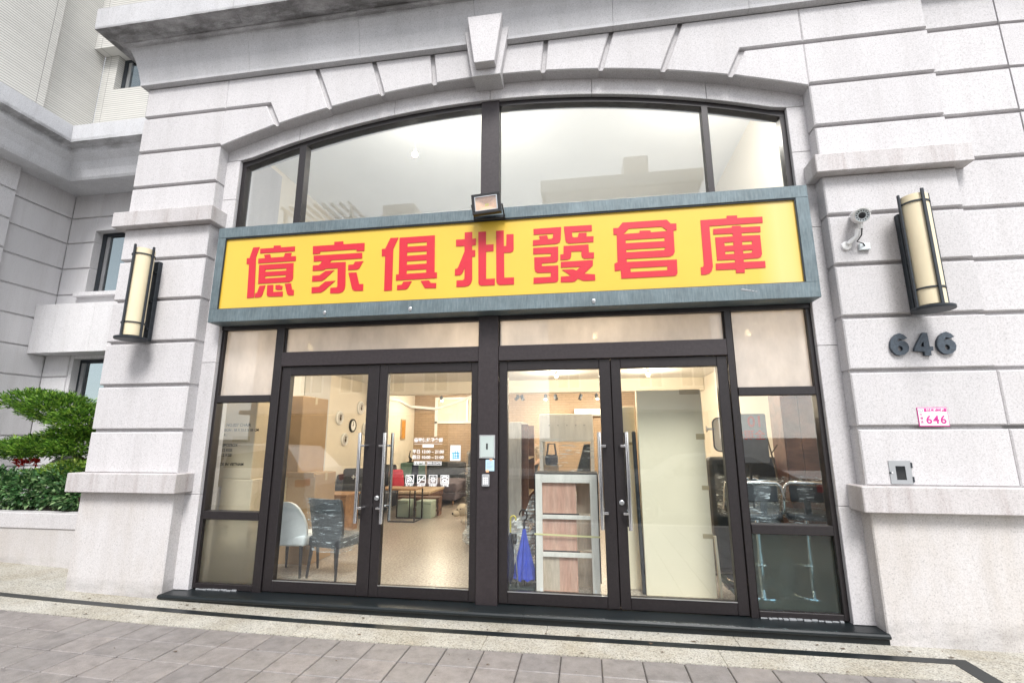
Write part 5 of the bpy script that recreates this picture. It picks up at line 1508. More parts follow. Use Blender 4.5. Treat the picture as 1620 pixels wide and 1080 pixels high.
def chair(name, label, x, y, rot, body_mat, w=0.46, back_h=0.98, film=None, round_top=False, group='dining chairs behind the first door'):
    t = thing(name, label, 'chair', (x, y, F), group)
    R = Matrix.Rotation(rot, 4, 'Z')
    T = Matrix.Translation((x, y, F)) @ R
    hw = w / 2
    def put(nm, mb, mat, smooth=False):
        return obj(nm, local(mb, T), mat, t, smooth)
    # local frame: back at y = 0 (nearest the window), seat runs to +y
    for sx_, yy, dx, dy in ((-1, 0.02, -0.03, -0.03), (1, 0.02, 0.03, -0.03), (-1, 0.40, -0.01, 0.03), (1, 0.40, 0.01, 0.03)):
        mb = MB(); mb.tube([(sx_ * (hw - 0.05), yy, 0.38), (sx_ * (hw - 0.05) + dx, yy + dy, 0.0)], [0.024, 0.013], 8)
        put('leg', mb, 'leg_black')
    mb = MB(); mb.box(-hw, hw, -0.01, 0.45, 0.34, 0.46, 0.035, seg=3); put('seat', mb, body_mat, True)
    mb = MB()
    nx, nz = 10, 9
    grid = []
    top = back_h - F
    for j in range(nz + 1):
        v = j / nz
        row = []
        for i in range(nx + 1):
            u = -1 + 2 * i / nx
            ww = hw * (0.86 + 0.14 * math.sin(v * math.pi * 0.62)) if not round_top else hw * (0.92 + 0.1 * math.sin(v * math.pi))
            zz = 0.36 + (top - 0.36) * v
            if round_top:
                zz -= (abs(u) ** 3.0) * 0.16 * v
            row.append((u * ww, -0.02 - 0.09 * v * v + 0.055 * (u * u), zz))
        grid.append(row)
    fr = [[mb.bm.verts.new(p) for p in row] for row in grid]
    bk = [[mb.bm.verts.new((p[0] * 0.97, p[1] + 0.055, p[2] * 0.995)) for p in row] for row in grid]
    for j in range(nz):
        for i in range(nx):
            mb.bm.faces.new((fr[j][i], fr[j][i + 1], fr[j + 1][i + 1], fr[j + 1][i]))
            mb.bm.faces.new((bk[j][i], bk[j + 1][i], bk[j + 1][i + 1], bk[j][i + 1]))
    rim = [fr[0][i] for i in range(nx + 1)] + [fr[j][nx] for j in range(1, nz + 1)] + [fr[nz][i] for i in range(nx - 1, -1, -1)] + [fr[j][0] for j in range(nz - 1, 0, -1)]
    rim2 = [bk[0][i] for i in range(nx + 1)] + [bk[j][nx] for j in range(1, nz + 1)] + [bk[nz][i] for i in range(nx - 1, -1, -1)] + [bk[j][0] for j in range(nz - 1, 0, -1)]
    for k in range(len(rim)):
        mb.bm.faces.new((rim[k], rim2[k], rim2[(k + 1) % len(rim)], rim[(k + 1) % len(rim)]))
    bmesh.ops.recalc_face_normals(mb.bm, faces=mb.bm.faces)
    bko = put('backrest', mb, body_mat, True)
    if film:
        mb = MB()
        rr = random.Random(int(x * 100))
        gf = []
        for j in range(25):
            v = -0.10 + 1.13 * j / 24
            row = []
            for i in range(29):
                u = -1.06 + 2.12 * i / 28
                vv = min(max(v, 0), 1)
                ww = hw * (0.88 + 0.14 * math.sin(vv * math.pi * 0.62)) + 0.012
                row.append(mb.bm.verts.new((u * ww + rr.uniform(-.004, .004), -0.042 - 0.09 * vv * vv + 0.055 * u * u + rr.uniform(-0.012, 0.006), 0.36 + (top - 0.36) * v + rr.uniform(-.004, .004))))
            gf.append(row)
        for a, c in zip(gf, gf[1:]):
            for i in range(28):
                mb.bm.faces.new((a[i], a[i + 1], c[i + 1], c[i]))
        put('plastic_wrap', mb, film, True)
        mb = MB()
        for side in (-1, 1):
            vs = []
            for j in range(9):
                for i in range(9):
                    vs.append(mb.bm.verts.new((side * (hw + 0.012) + rr.uniform(-.006, .006), -0.02 + 0.5 * i / 8, 0.30 + 0.19 * j / 8 + rr.uniform(-.006, .006))))
            for j in range(8):
                for i in range(8):
                    mb.bm.faces.new((vs[j * 9 + i], vs[j * 9 + i + 1], vs[(j + 1) * 9 + i + 1], vs[(j + 1) * 9 + i]))
        vs = []
        for j in range(9):
            for i in range(9):
                vs.append(mb.bm.verts.new((-hw + w * j / 8, -0.01 + 0.48 * i / 8, 0.475 + rr.uniform(-.008, .008))))
        for j in range(8):
            for i in range(8):
                mb.bm.faces.new((vs[j * 9 + i], vs[j * 9 + i + 1], vs[(j + 1) * 9 + i + 1], vs[(j + 1) * 9 + i]))
        put('seat_wrap', mb, film, True)
    return t
chair('dining_chair', 'black dining chair tightly wrapped in clear plastic film behind the first door', -3.05, 0.46, math.radians(-14), 'leather_black', 0.47, 0.985, 'film')
chair('dining_chair', 'dining chair with a rounded white cloth back and black legs', -3.56, 0.48, math.radians(2), 'fabric_white', 0.50, 0.945, None, True)
st = thing('side_table', 'small square wooden side cabinet behind the plastic wrapped chair', 'table', (-4.35, 3.2, F))
mb = MB(); mb.box(-4.68, -4.10, 2.98, 3.5, 0.68, 0.72, 0.004); obj('top', mb, 'wood_brown', st)
mb = MB(); mb.box(-4.66, -4.12, 3.0, 3.48, F, 0.679); obj('body', mb, 'wood_brown', st)
sf = thing('sofa', 'dark grey fabric sofa against the cream wall below the plaques', 'sofa', (-4.9, 5.4, F), 'sofas')
for nm, q in (('armrest', (-5.23, -4.5, 4.4, 4.68, F + 0.08, 0.74)), ('seat', (-5.0, -4.3, 4.69, 6.3, F + 0.08, 0.52)), ('backrest', (-5.235, -5.0, 4.69, 6.3, F + 0.08, 0.92)), ('armrest', (-5.23, -4.3, 6.31, 6.55, F + 0.08, 0.74))):
    mb = MB(); mb.box(*q, 0.05, seg=3); obj(nm, mb, 'fabric_charcoal', sf, True)
mb = MB()
for x, y in ((-5.18, 4.45), (-4.55, 4.45), (-5.18, 6.5), (-4.4, 6.5)):
    mb.tube([(x, y, F), (x, y, F + 0.09)], 0.02, 8)
obj('foot', mb, 'leg_black', sf)
def cushion(label, c, s, mat, rot, patch=None):
    mb = MB(); mb.box(-s[0], s[0], -s[1], s[1], -s[2], s[2], min(s) * 0.9, seg=4)
    for v in mb.bm.verts:
        k = 1 - 0.25 * (abs(v.co.x) / s[0]) * (abs(v.co.z) / s[2])
        v.co.y *= k
    local(mb, Matrix.Translation(c) @ Matrix.Rotation(rot, 4, 'Z') @ Matrix.Rotation(-0.25, 4, 'X'))
    o = obj('cushion', mb, mat, None, True)
    return tag(o, label, 'cushion', 'cushions on the grey sofa')
cushion('dark cushion with a small pale cross leaning at the near end of the sofa', (-4.86, 4.85, 0.82), (0.28, 0.08, 0.22), 'fabric_charcoal', 0.35)
mb = MB(); mb.box(-4.90, -4.82, 4.70, 4.712, 0.86, 0.88); mb.box(-4.87, -4.85, 4.699, 4.711, 0.83, 0.91)
tag(obj('patch', mb, 'print_white'), 'small white cross shaped patch on the dark cushion', 'patch')
cushion('bright red cushion standing on the grey sofa', (-4.33, 5.75, 0.76), (0.17, 0.09, 0.20), 'fabric_red', 0.9)
cushion('dark grey cushion behind the red one', (-4.62, 5.95, 0.84), (0.2, 0.09, 0.22), 'fabric_charcoal', 0.6)
ct = thing('coffee_table', 'small table with a brown wooden top on a thin black metal frame', 'table', (-3.65, 4.3, F), 'low tables')
mb = MB(); mb.box(-4.05, -3.29, 4.15, 4.6, 0.675, 0.71, 0.004); obj('top', mb, 'wood_brown', ct)
mb = MB()
for y in (4.16, 4.59):
    mb.box(-3.83, -3.29, y - 0.012, y + 0.012, F, F + 0.024); mb.box(-3.312, -3.288, y - 0.012, y + 0.012, F + 0.024, 0.674)
    mb.box(-3.84, -3.816, y - 0.012, y + 0.012, F + 0.024, 0.674)
mb.box(-3.31, -3.29, 4.172, 4.578, F, F + 0.02)
for x in (-3.56, -3.45):
    mb.box(x - 0.008, x + 0.008, 4.58, 4.596, F + 0.024, 0.674)
obj('frame', mb, 'leg_black', ct)
wt = thing('wooden_table', 'long low pale wooden table beyond the black framed table', 'table', (-3.8, 5.8, F), 'low tables')
mb = MB(); mb.box(-4.12, -3.38, 5.25, 6.4, 0.48, 0.53, 0.005); obj('top', mb, 'wood_pale', wt)
mb = MB(); mb.box(-4.1, -3.40, 5.27, 6.38, 0.36, 0.479); obj('apron', mb, 'wood_dark', wt)
mb = MB()
for x in (-4.05, -3.45):
    for y in (5.3, 6.3):
        mb.box(x - 0.03, x + 0.03, y - 0.03, y + 0.03, F, 0.359)
obj('leg', mb, 'wood_dark', wt)
for (x0, x1, y0), nm in zip(((-3.43, -3.12, 4.62), (-3.87, -3.62, 4.66)), ('mint green cube stool at the right foot of the metal framed table', 'mint green cube stool half hidden by the metal framed table')):
    t = thing('cube_stool', nm, 'stool', ((x0 + x1) / 2, y0 + 0.15, F), 'mint cube stools')
    mb = MB(); mb.box(x0, x1, y0, y0 + 0.32, F + 0.001, 0.36, 0.008); obj('body', mb, 'mint_paint', t)
    mb = MB(); mb.box(x0 - 0.004, x1 + 0.004, y0 - 0.004, y0 + 0.324, 0.361, 0.425, 0.012); obj('seat', mb, 'mint_paint', t)
tb = thing('storage_bench', 'low dark brown bench with an open shelf next to the mint stool', 'bench', (-3.2, 5.4, F), 'low tables')
for nm, q in (('top', (-4.0, -3.08, 5.0, 5.22, 0.42, 0.455)), ('end_panel', (-3.11, -3.08, 5.0, 5.22, F, 0.419)), ('shelf', (-3.9, -3.112, 5.0, 5.22, 0.18, 0.205))):
    mb = MB(); mb.box(*q); obj(nm, mb, 'wood_dark', tb)
bd = thing('ottoman_bed', 'mauve grey upholstered daybed with short legs past the low tables', 'daybed', (-3.5, 7.2, F), 'sofas')
mb = MB(); mb.box(-4.2, -3.12, 6.5, 8.0, 0.38, 0.60, 0.05, seg=3); obj('mattress', mb, 'fabric_mauve', bd, True)
mb = MB(); mb.box(-4.18, -3.14, 6.52, 7.98, 0.2, 0.379, 0.02); obj('base', mb, 'fabric_mauve', bd)
mb = MB()
for x in (-4.1, -3.22):
    for y in (6.6, 7.9):
        mb.tube([(x, y, 0.2), (x, y, F)], [0.025, 0.018], 8)
obj('leg', mb, 'wood_brown', bd)
cb = thing('cabinet', 'teal green cabinet with a navy compartment by the far left wall', 'cabinet', (-5.05, 8.6, F))
mb = MB()
for q in ((-5.28, -4.72, 8.4, 8.9, 0.92, 0.96), (-5.28, -4.72, 8.4, 8.9, F + 0.1, F + 0.14), (-5.28, -5.25, 8.4, 8.9, F + 0.141, 0.919), (-4.75, -4.72, 8.4, 8.9, F + 0.141, 0.919), (-5.249, -4.751, 8.87, 8.9, F + 0.141, 0.919)):
    mb.box(*q)
obj('body', mb, 'teal_paint', cb)
mb = MB(); mb.box(-5.249, -4.96, 8.405, 8.42, F + 0.15, 0.91); obj('door', mb, 'teal_paint', cb)
mb = MB(); mb.box(-4.95, -4.755, 8.45, 8.47, 0.55, 0.9); obj('back_panel', mb, 'navy', cb)
mb = MB()
for x in (-5.22, -4.78):
    for y in (8.45, 8.85):
        mb.box(x - 0.02, x + 0.02, y - 0.02, y + 0.02, F, F + 0.099)
obj('leg', mb, 'leg_black', cb)
mb = MB(); mb.tube([(-5.08, 8.6, 0.961), (-5.07, 8.6, 1.06), (-5.12, 8.6, 1.14), (-5.09, 8.6, 1.30)], [0.05, 0.045, 0.02, 0.012], 8); mb.box(-5.15, -5.0, 8.55, 8.66, 0.961, 0.99)
tag(obj('figurine', mb, 'black_plastic'), 'small black figurine standing on the teal cabinet', 'figurine')
s2 = thing('sofa', 'black sofa at the back under the door lettering', 'sofa', (-4.2, 8.4, F), 'sofas')
for nm, q in (('seat', (-4.65, -3.5, 8.1, 8.8, F + 0.05, 0.55)), ('backrest', (-4.65, -3.5, 8.81, 9.0, F + 0.05, 0.98)), ('armrest', (-3.49, -3.3, 8.1, 9.0, F + 0.05, 0.72))):
    mb = MB(); mb.box(*q, 0.05, seg=3); obj(nm, mb, 'leather_black', s2, True)
t3 = thing('dining_table', 'pale wooden dining table on dark legs near the far wall', 'table', (-3.0, 7.1, F), 'dining tables')
mb = MB(); mb.box(-3.05, -2.3, 7.1, 7.9, 0.77, 0.80); obj('top', mb, 'wood_pale', t3)
mb = MB()
for x in (-3.0, -2.36):
    mb.box(x - 0.02, x + 0.02, 7.14, 7.18, F, 0.769); mb.box(x - 0.02, x + 0.02, 7.8, 7.84, F, 0.769)
obj('leg', mb, 'leg_black', t3)
t4 = thing('armchair', 'brown armchair behind the far dining table', 'armchair', (-3.1, 8.6, F))
for nm, q in (('seat', (-3.15, -2.45, 8.2, 8.75, F + 0.2, 0.55)), ('backrest', (-3.15, -2.45, 8.76, 8.9, F + 0.2, 1.08)), ('leg', (-3.1, -2.5, 8.25, 8.7, F, F + 0.199))):
    mb = MB(); mb.box(*q, 0.04, seg=2); obj(nm, mb, 'wood_brown', t4, True)
# plush dog lying at the edge of the wrapped mattress
pd = thing('plush_dog', 'cream plush dog with a black nose lying on the shop floor', 'toy', (-2.3, 4.1, F))
mb = MB()
mb.ball((-2.10, 4.25, 0.24), 0.17, 14, (1.3, 1, 0.85)); mb.ball((-2.32, 4.05, 0.36), 0.115, 14); mb.ball((-2.42, 3.97, 0.30), 0.07, 12, (1.1, 1, 0.8)); mb.ball((-2.25, 4.0, 0.17), 0.07, 10, (1.4, 0.9, 0.8))
obj('body', mb, 'plush', pd, True)
mb = MB(); mb.ball((-2.475, 3.925, 0.305), 0.022, 8); mb.ball((-2.40, 3.955, 0.375), 0.012, 8); mb.ball((-2.335, 3.945, 0.385), 0.012, 8); obj('nose_and_eyes', mb, 'black_plastic', pd)
mb = MB(); mb.ball((-2.38, 4.09, 0.40), 0.05, 10, (0.5, 0.8, 1.2)); mb.ball((-2.23, 4.03, 0.41), 0.05, 10, (0.5, 0.8, 1.2)); obj('ear', mb, 'plush', pd, True)
rl = thing('wrapped_mattress', 'upright mattress wrapped in blue grey plastic behind the centre mullion', 'mattress', (-1.5, 2.75, F))
mb = MB(); mb.box(-1.90, -0.95, 2.62, 2.85, F, 1.47, 0.10, seg=4); obj('core', mb, 'fabric_charcoal', rl, True)
mb = MB()
mb.box(-1.92, -0.93, 2.60, 2.87, F + 0.001, 1.49, 0.10, seg=5)
bmesh.ops.subdivide_edges(mb.bm, edges=mb.bm.edges[:], cuts=3, use_grid_fill=True)
rr = random.Random(5)
for v in mb.bm.verts:
    v.co += Vector((rr.uniform(-.008, .008), rr.uniform(-.008, .008), rr.uniform(0, .006)))
obj('plastic_wrap', mb, 'film', rl, True)
mb = MB(); mb.ball((-1.80, 2.5, 0.20), 0.15, 12, (0.8, 0.8, 0.9))
for v in mb.bm.verts:
    v.co += Vector((rr.uniform(-.015, .015), rr.uniform(-.015, .015), max(-0.0, rr.uniform(-.015, .015))))
obj('loose_film', mb, 'film_thick', rl)

# ------------------------------------------------------------------ goods behind the third door
wd = thing('wardrobe', 'tall grey wood grained wardrobe side behind the left of the third door', 'wardrobe', (-0.95, 1.6, F))
mb = MB(); mb.box(-1.10, -0.83, 1.2, 2.0, F, 1.88, 0.004); obj('body', mb, 'wood_grey', wd)
mb = MB(); mb.box(-0.829, -0.745, 1.25, 1.28, F, 1.85); mb.box(-0.829, -0.745, 1.95, 2.0, F, 1.85); obj('door_edge', mb, 'wood_dark', wd)
mb = MB()
for z in (0.5, 0.95, 1.40):
    mb.box(-0.828, -0.75, 1.2805, 1.949, z, z + 0.02)
obj('shelf', mb, 'wood_pale', wd)
bk_ = thing('bookcase', 'white framed bookcase with reddish plywood back panels standing behind the third door', 'bookcase', (-0.24, 0.5, F))
bx0, bx1, by0, by1 = -0.565, 0.10, 0.37, 0.66
mb = MB(); mb.box(bx0, bx0 + 0.072, by0, by0 + 0.03, F, 1.29, 0.002); obj('stile', mb, 'wood_white', bk_)
mb = MB(); mb.box(bx1 - 0.078, bx1, by0, by0 + 0.03, F, 1.29, 0.002); obj('stile', mb, 'wood_white', bk_)
for z0, z1 in ((1.20, 1.288), (0.825, 0.866), (0.445, 0.49)):
    mb = MB(); mb.box(bx0 + 0.0725, bx1 - 0.0785, by0 + 0.002, by0 + 0.028, z0, z1, 0.002); obj('rail', mb, 'wood_white', bk_)
for q in ((bx0 + 0.005, bx0 + 0.025, by0 + 0.031, by1, F, 1.285), (bx1 - 0.025, bx1 - 0.005, by0 + 0.031, by1, F, 1.285), (bx0 + 0.026, bx1 - 0.026, by0 + 0.031, by1, 1.26, 1.285)):
    mb = MB(); mb.box(*q); obj('side_panel', mb, 'wood_white', bk_)
for z0, z1 in ((0.866, 1.20), (0.49, 0.825), (F + 0.02, 0.445)):
    mb = MB(); mb.box(bx0 + 0.07, -0.128, by0 + 0.034, by0 + 0.046, z0 - 0.01, z1 + 0.012); obj('back_panel', mb, 'plywood_red', bk_)
    mb = MB(); mb.box(-0.127, bx1 - 0.03, by1 - 0.05, by1 - 0.035, z0 - 0.01, z1 + 0.012); obj('back_panel', mb, 'plywood_tan', bk_)
mb = MB(); mb.box(bx0 + 0.073, -0.32, by0 + 0.0335, by0 + 0.0338, F + 0.02, 0.445); obj('back_panel', mb, 'plywood_tan', bk_, label='paler plywood board at the lower left')
mb = MB()
for z in (0.868, 0.492):
    mb.box(bx0 + 0.075, -0.10, by0 + 0.0295, by0 + 0.033, z, z + 0.012)
obj('runner', mb, 'iron', bk_)
mb = MB()
for x0, x1, z0, z1 in ((bx0 - 0.012, bx1 + 0.012, 1.291, 1.305), (bx0 - 0.013, bx0 - 0.001, 0.2, 1.29), (bx1 + 0.001, bx1 + 0.013, 0.2, 1.29)):
    mb.box(x0, x1, by0 - 0.002, by1, z0, z1, 0.004)
obj('wrapping', mb, 'black_rubber', bk_)
mb = MB(); mb.box(bx0 - 0.016, bx1 + 0.016, by0 - 0.005, by0 - 0.002, 0.655, 0.672, rot=Matrix.Rotation(math.radians(1.2), 3, 'Y')); obj('strap', mb, 'strap_yellow', bk_)
mb = MB()
for x in (bx0 + 0.05, bx1 - 0.05):
    mb.box(x - 0.012, x + 0.012, by0 - 0.004, by0, F + 0.005, F + 0.05)
obj('foot_bracket', mb, 'print_white', bk_)
wc = thing('wrapped_cabinet', 'cream cabinet bound in stretch film standing behind the plywood bookcase', 'cabinet', (-0.24, 1.2, F))
mb = MB(); mb.box(-0.575, 0.09, 1.0, 1.4, 1.63, 1.97, 0.006); obj('header', mb, 'wood_white', wc)
mb = MB(); mb.box(-0.575, -0.535, 1.0, 1.4, F, 1.629); mb.box(0.05, 0.09, 1.0, 1.4, F, 1.629); mb.box(-0.534, 0.049, 1.0, 1.4, F, 1.0); obj('side_panel', mb, 'wood_white', wc)
mb = MB()
for x in (-0.45, -0.34, -0.23, -0.12, -0.02):
    mb.ball((x, 0.997, 1.83), 0.006, 6)
obj('screw', mb, 'iron', wc)
mb = MB()
rr = random.Random(9)
rows = []
for j in range(40):
    rows.append([mb.bm.verts.new((-0.57 + 0.66 * i / 16, 0.99 + rr.uniform(-.004, .004), 1.0 + 0.66 * j / 39)) for i in range(17)])
for a, c in zip(rows, rows[1:]):
    for i in range(16):
        mb.bm.faces.new((a[i], a[i + 1], c[i + 1], c[i]))
obj('plastic_wrap', mb, 'film', wc, True)
lx = thing('metal_stand', 'dark folded stand showing through the stretch film', 'stand', (0.0, 1.25, F))
mb = MB(); mb.prism([(-0.18, 1.05), (0.04, 1.05), (0.045, 1.6), (-0.03, 1.6)], 1.1, 1.14); obj('panel', mb, 'fabric_charcoal', lx)
mb = MB(); mb.tube([(-0.2, 1.12, 1.001), (-0.02, 1.12, 1.58)], 0.012, 6); mb.tube([(-0.36, 1.12, 1.001), (-0.24, 1.12, 1.2)], 0.01, 6); obj('rod', mb, 'leg_black', lx)
bg_ = thing('handbag', 'dark hanging bag seen through the stretch film', 'bag', (-0.43, 1.2, 1.3))
mb = MB(); mb.box(-0.52, -0.36, 1.12, 1.24, 1.34, 1.47, 0.04, seg=3); obj('body', mb, 'umbrella_navy', bg_, True)
mb = MB(); mb.tube([(-0.50, 1.18, 1.45), (-0.48, 1.18, 1.60), (-0.40, 1.18, 1.60), (-0.38, 1.18, 1.45)], 0.012, 6); obj('strap', mb, 'umbrella_navy', bg_)
mb = MB(); mb.box(-0.54, -0.36, 1.1, 1.3, 1.0005, 1.339); tag(obj('carton', mb, 'cardboard'), 'small carton supporting the dark bag inside the wrapped cabinet', 'box')
fb = thing('film_bundle', 'crumpled sheet of clear plastic film behind the umbrellas', 'plastic film', (-0.7, 0.9, F))
mb = MB()
rows = []
for j in range(16):
    t_ = j / 15
    rows.append([mb.bm.verts.new((-0.92 + 0.36 * i / 10, 0.72 + 0.1 * math.sin(i * 1.7 + j) * 0.3 + rr.uniform(-.02, .02), F + 0.12 + (0.42 + 0.45 * i / 10) * t_ + 0.05 * math.sin(i))) for i in range(11)])
for a, c in zip(rows, rows[1:]):
    for i in range(10):
        mb.bm.faces.new((a[i], a[i + 1], c[i + 1], c[i]))
obj('sheet', mb, 'film_thick', fb)
mb = MB(); mb.box(-0.90, -0.55, 0.70, 0.74, F, F + 0.2); obj('cardboard_core', mb, 'wood_grey', fb)
um = thing('umbrella', 'closed blue umbrella with a black ring handle standing behind the third door', 'umbrella', (-0.70, 0.5, F), 'umbrellas behind the third door')
mb = MB()
rings = []
prof = [(0.014, 0.70), (0.022, 0.64), (0.045, 0.52), (0.075, 0.38), (0.100, 0.27), (0.118, 0.19)]
for r, z in prof:
    rings.append([mb.bm.verts.new((-0.705 + (r * (1 + 0.22 * math.cos(8 * a))) * math.cos(a), 0.48 + 0.65 * r * (1 + 0.22 * math.cos(8 * a)) * math.sin(a), z + (0.018 * math.cos(8 * a) if z < 0.2 else 0))) for a in [2 * math.pi * k / 48 for k in range(48)]])
for a, c in zip(rings, rings[1:]):
    for k in range(48):
        mb.bm.faces.new((a[k], a[(k + 1) % 48], c[(k + 1) % 48], c[k]))
obj('canopy', mb, 'umbrella_blue', um, True)
mb = MB(); mb.tube([(-0.705, 0.48, F), (-0.705, 0.48, 0.80)], 0.007, 8); obj('shaft', mb, 'black_plastic', um)
mb = MB()
mb.tube([(-0.705, 0.48, 0.70), (-0.705, 0.48, 0.785)], 0.012, 8)
mb.tube([(-0.705 - 0.01 + 0.042 * math.cos(math.radians(a)), 0.48, 0.84 + 0.06 * math.sin(math.radians(a))) for a in range(-80, 200, 20)], 0.0085, 8)
obj('handle', mb, 'black_plastic', um, True)
mb = MB()
for k in range(8):
    a = 2 * math.pi * k / 8
    mb.tube([(-0.705 + 0.13 * math.cos(a), 0.48 + 0.08 * math.sin(a), 0.205), (-0.705 + 0.13 * math.cos(a), 0.48 + 0.08 * math.sin(a), 0.165)], 0.004, 5)
obj('rib_tip', mb, 'steel', um)
um2 = thing('umbrella', 'folded navy umbrella with a yellow hooked handle left of the blue one', 'umbrella', (-0.86, 0.45, F), 'umbrellas behind the third door')
mb = MB(); mb.lathe([(0.01, 0.66), (0.03, 0.6), (0.04, 0.45), (0.045, 0.3), (0.03, 0.2), (0.008, 0.14)], (-0.855, 0.46, 0), 14); obj('canopy', mb, 'umbrella_navy', um2, True)
mb = MB(); mb.tube([(-0.855, 0.46, F), (-0.855, 0.46, 0.70)], 0.006, 8); obj('shaft', mb, 'steel', um2)
mb = MB(); mb.tube([(-0.855, 0.46, 0.66), (-0.855, 0.46, 0.80)] + [(-0.825 + 0.03 * math.cos(math.radians(a)), 0.46, 0.80 + 0.035 * math.sin(math.radians(a))) for a in range(160, -40, -20)], 0.009, 8); obj('handle', mb, 'umbrella_yellow', um2, True)
um3 = thing('umbrella', 'thin folded black umbrella leaning in front of the blue one', 'umbrella', (-0.77, 0.40, F), 'umbrellas behind the third door')
mb = MB(); mb.tube([(-0.765, 0.39, 0.16), (-0.80, 0.39, 0.62)], 0.007, 8); obj('shaft', mb, 'steel', um3)
mb = MB(); mb.tube([(-0.797, 0.39, 0.56), (-0.80, 0.39, 0.60), (-0.81, 0.39, 0.66)], [0.018, 0.028, 0.02], 8); mb.box(-0.835, -0.775, 0.375, 0.405, 0.62, 0.665, 0.006); obj('canopy', mb, 'black_plastic', um3)
mb = MB(); mb.tube([(-0.765, 0.39, 0.16), (-0.762, 0.39, F + 0.028)], [0.012, 0.005], 8); obj('tip', mb, 'steel', um3)
dm = MB(); dm.box(-1.0, -0.585, 0.30, 0.62, F, F + 0.026, 0.008)
tag(obj('doormat', dm, 'mat_dark'), 'dark green mat under the umbrellas behind the third door', 'mat')

# ------------------------------------------------------------------ goods behind the fourth door
pn = thing('packed_panel', 'tall cream cardboard packed panel filling the fourth door', 'panel', (0.9, 0.55, F))
mb = MB(); mb.box(0.565, 1.258, 0.43, 0.54, F, 2.20, 0.006)
for v in mb.bm.verts:
    v.co.y += 0.03 * (v.co.z - F) / 2.1
obj('carton', mb, 'panel_cream', pn)
mb = MB()
for x0, x1, z0, z1 in ((1.03, 1.24, 2.145, 2.198), (1.17, 1.262, 1.66, 1.72), (1.19, 1.262, 1.14, 1.185), (1.16, 1.262, 0.66, 0.705)):
    yy = 0.4275 + 0.03 * ((z0 + z1) / 2 - F) / 2.1
    mb.box(x0, x1, yy - 0.001, yy + 0.0, z0, z1)
obj('tape', mb, 'tape_tan', pn)
pn2 = thing('packed_panel', 'second cream packed panel standing behind and left of the tall one', 'panel', (0.45, 0.7, F))
mb = MB(); mb.box(0.36, 0.557, 0.62, 0.70, F, 2.03, 0.005); obj('carton', mb, 'panel_cream', pn2)
mb = MB(); mb.box(0.36, 0.5575, 0.6185, 0.6195, 1.60, 1.63); obj('tape', mb, 'tape_tan', pn2)
mb = MB(); mb.box(0.515, 0.555, 0.46, 0.52, F, 1.75, 0.01, Matrix.Rotation(math.radians(-1.0), 3, 'Y')); tag(obj('wrapped_board', mb, 'leather_black'), 'narrow black wrapped board between the two cream panels', 'board')
mb = MB(); mb.box(0.20, 0.225, 0.40, 0.46, F, 0.95, 0.003, Matrix.Rotation(math.radians(1.5), 3, 'Y')); tag(obj('cream_batten', mb, 'panel_cream'), 'thin cream strip beside the bookcase behind the door edge', 'strip')
mb = MB(); mb.box(1.285, 1.31, 0.46, 0.50, F, 0.68, 0.002, Matrix.Rotation(math.radians(-2.0), 3, 'Y')); tag(obj('cardboard_strip', mb, 'panel_cream'), 'short cream cardboard strip leaning at the right foot of the tall panel', 'strip')
mr = thing('wall_mirror', 'small rounded wall mirror with a dark rim held by a metal knob', 'mirror', (1.5, 1.0, 1.55))
def rrect(x0, x1, z0, z1, r, k=5):
    out = []
    for cx, cz, a0 in ((x1 - r, z1 - r, 0), (x0 + r, z1 - r, 90), (x0 + r, z0 + r, 180), (x1 - r, z0 + r, 270)):
        out += [(cx + r * math.cos(math.radians(a0 + 90 * i / k)), cz + r * math.sin(math.radians(a0 + 90 * i / k))) for i in range(k + 1)]
    return out
objm('rim', curve_poly('rim', [rrect(1.43, 1.70, 1.52, 1.905, 0.07), rrect(1.442, 1.688, 1.532, 1.893, 0.06)], 0.80, 0.012), 'leg_black', mr)
objm('glass_face', curve_poly('glass_face', [rrect(1.443, 1.687, 1.533, 1.892, 0.06)], 0.80, 0.004), 'wall_cream', mr)
mb = MB(); mb.lathe([(0.035, 0), (0.035, 0.012), (0.012, 0.02), (0.012, 0.10)], (1.36, 0.80, 1.775), 16, (1, 0, 0)); obj('knob', mb, 'steel', mr, True)
mb = MB(); mb.tube([(1.565, 0.815, F), (1.565, 0.815, 1.53)], 0.012, 8); mb.box(1.45, 1.68, 0.76, 0.92, F, F + 0.02); obj('stand', mb, 'leg_black', mr)

# ------------------------------------------------------------------ goods behind the right side window
ps = thing('poster', 'slate grey poster seen from behind with mirrored red characters', 'poster', (1.85, 0.9, 1.5))
objm('sheet', curve_poly('sheet', [rrect(1.60, 2.03, 1.40, 1.945, 0.02)], 0.85, 0.003), 'poster_slate', ps)
objm('lettering', join_meshes('lettering', [text_mesh('10', 0.17, (2.0, 0.8455, 1.80), mirror=True, extrude=0.0006, bold=0.004), text_mesh('全現場', 0.115, (2.01, 0.8455, 1.665), mirror=True, extrude=0.0006, bold=0.002)]), 'poster_red', ps)
mb = MB(); mb.tube([(1.82, 0.86, F), (1.82, 0.86, 1.42)], 0.012, 8); mb.box(1.7, 1.95, 0.78, 0.95, F, F + 0.02); obj('stand', mb, 'leg_black', ps)
dw = thing('wardrobe', 'added dark brown wardrobe dimming the corner beside the right window jamb', 'wardrobe', (2.45, 1.15, F))  # added so that this corner stays dim
mb = MB(); mb.box(2.25, 2.61, 0.97, 1.33, F, 2.30, 0.004); obj('body', mb, 'wood_dark', dw)
for x0, x1 in ((2.262, 2.427), (2.432, 2.598)):
    mb = MB(); mb.box(x0, x1, 0.955, 0.969, F + 0.05, 2.27, 0.003); obj('door', mb, 'wood_dark', dw)
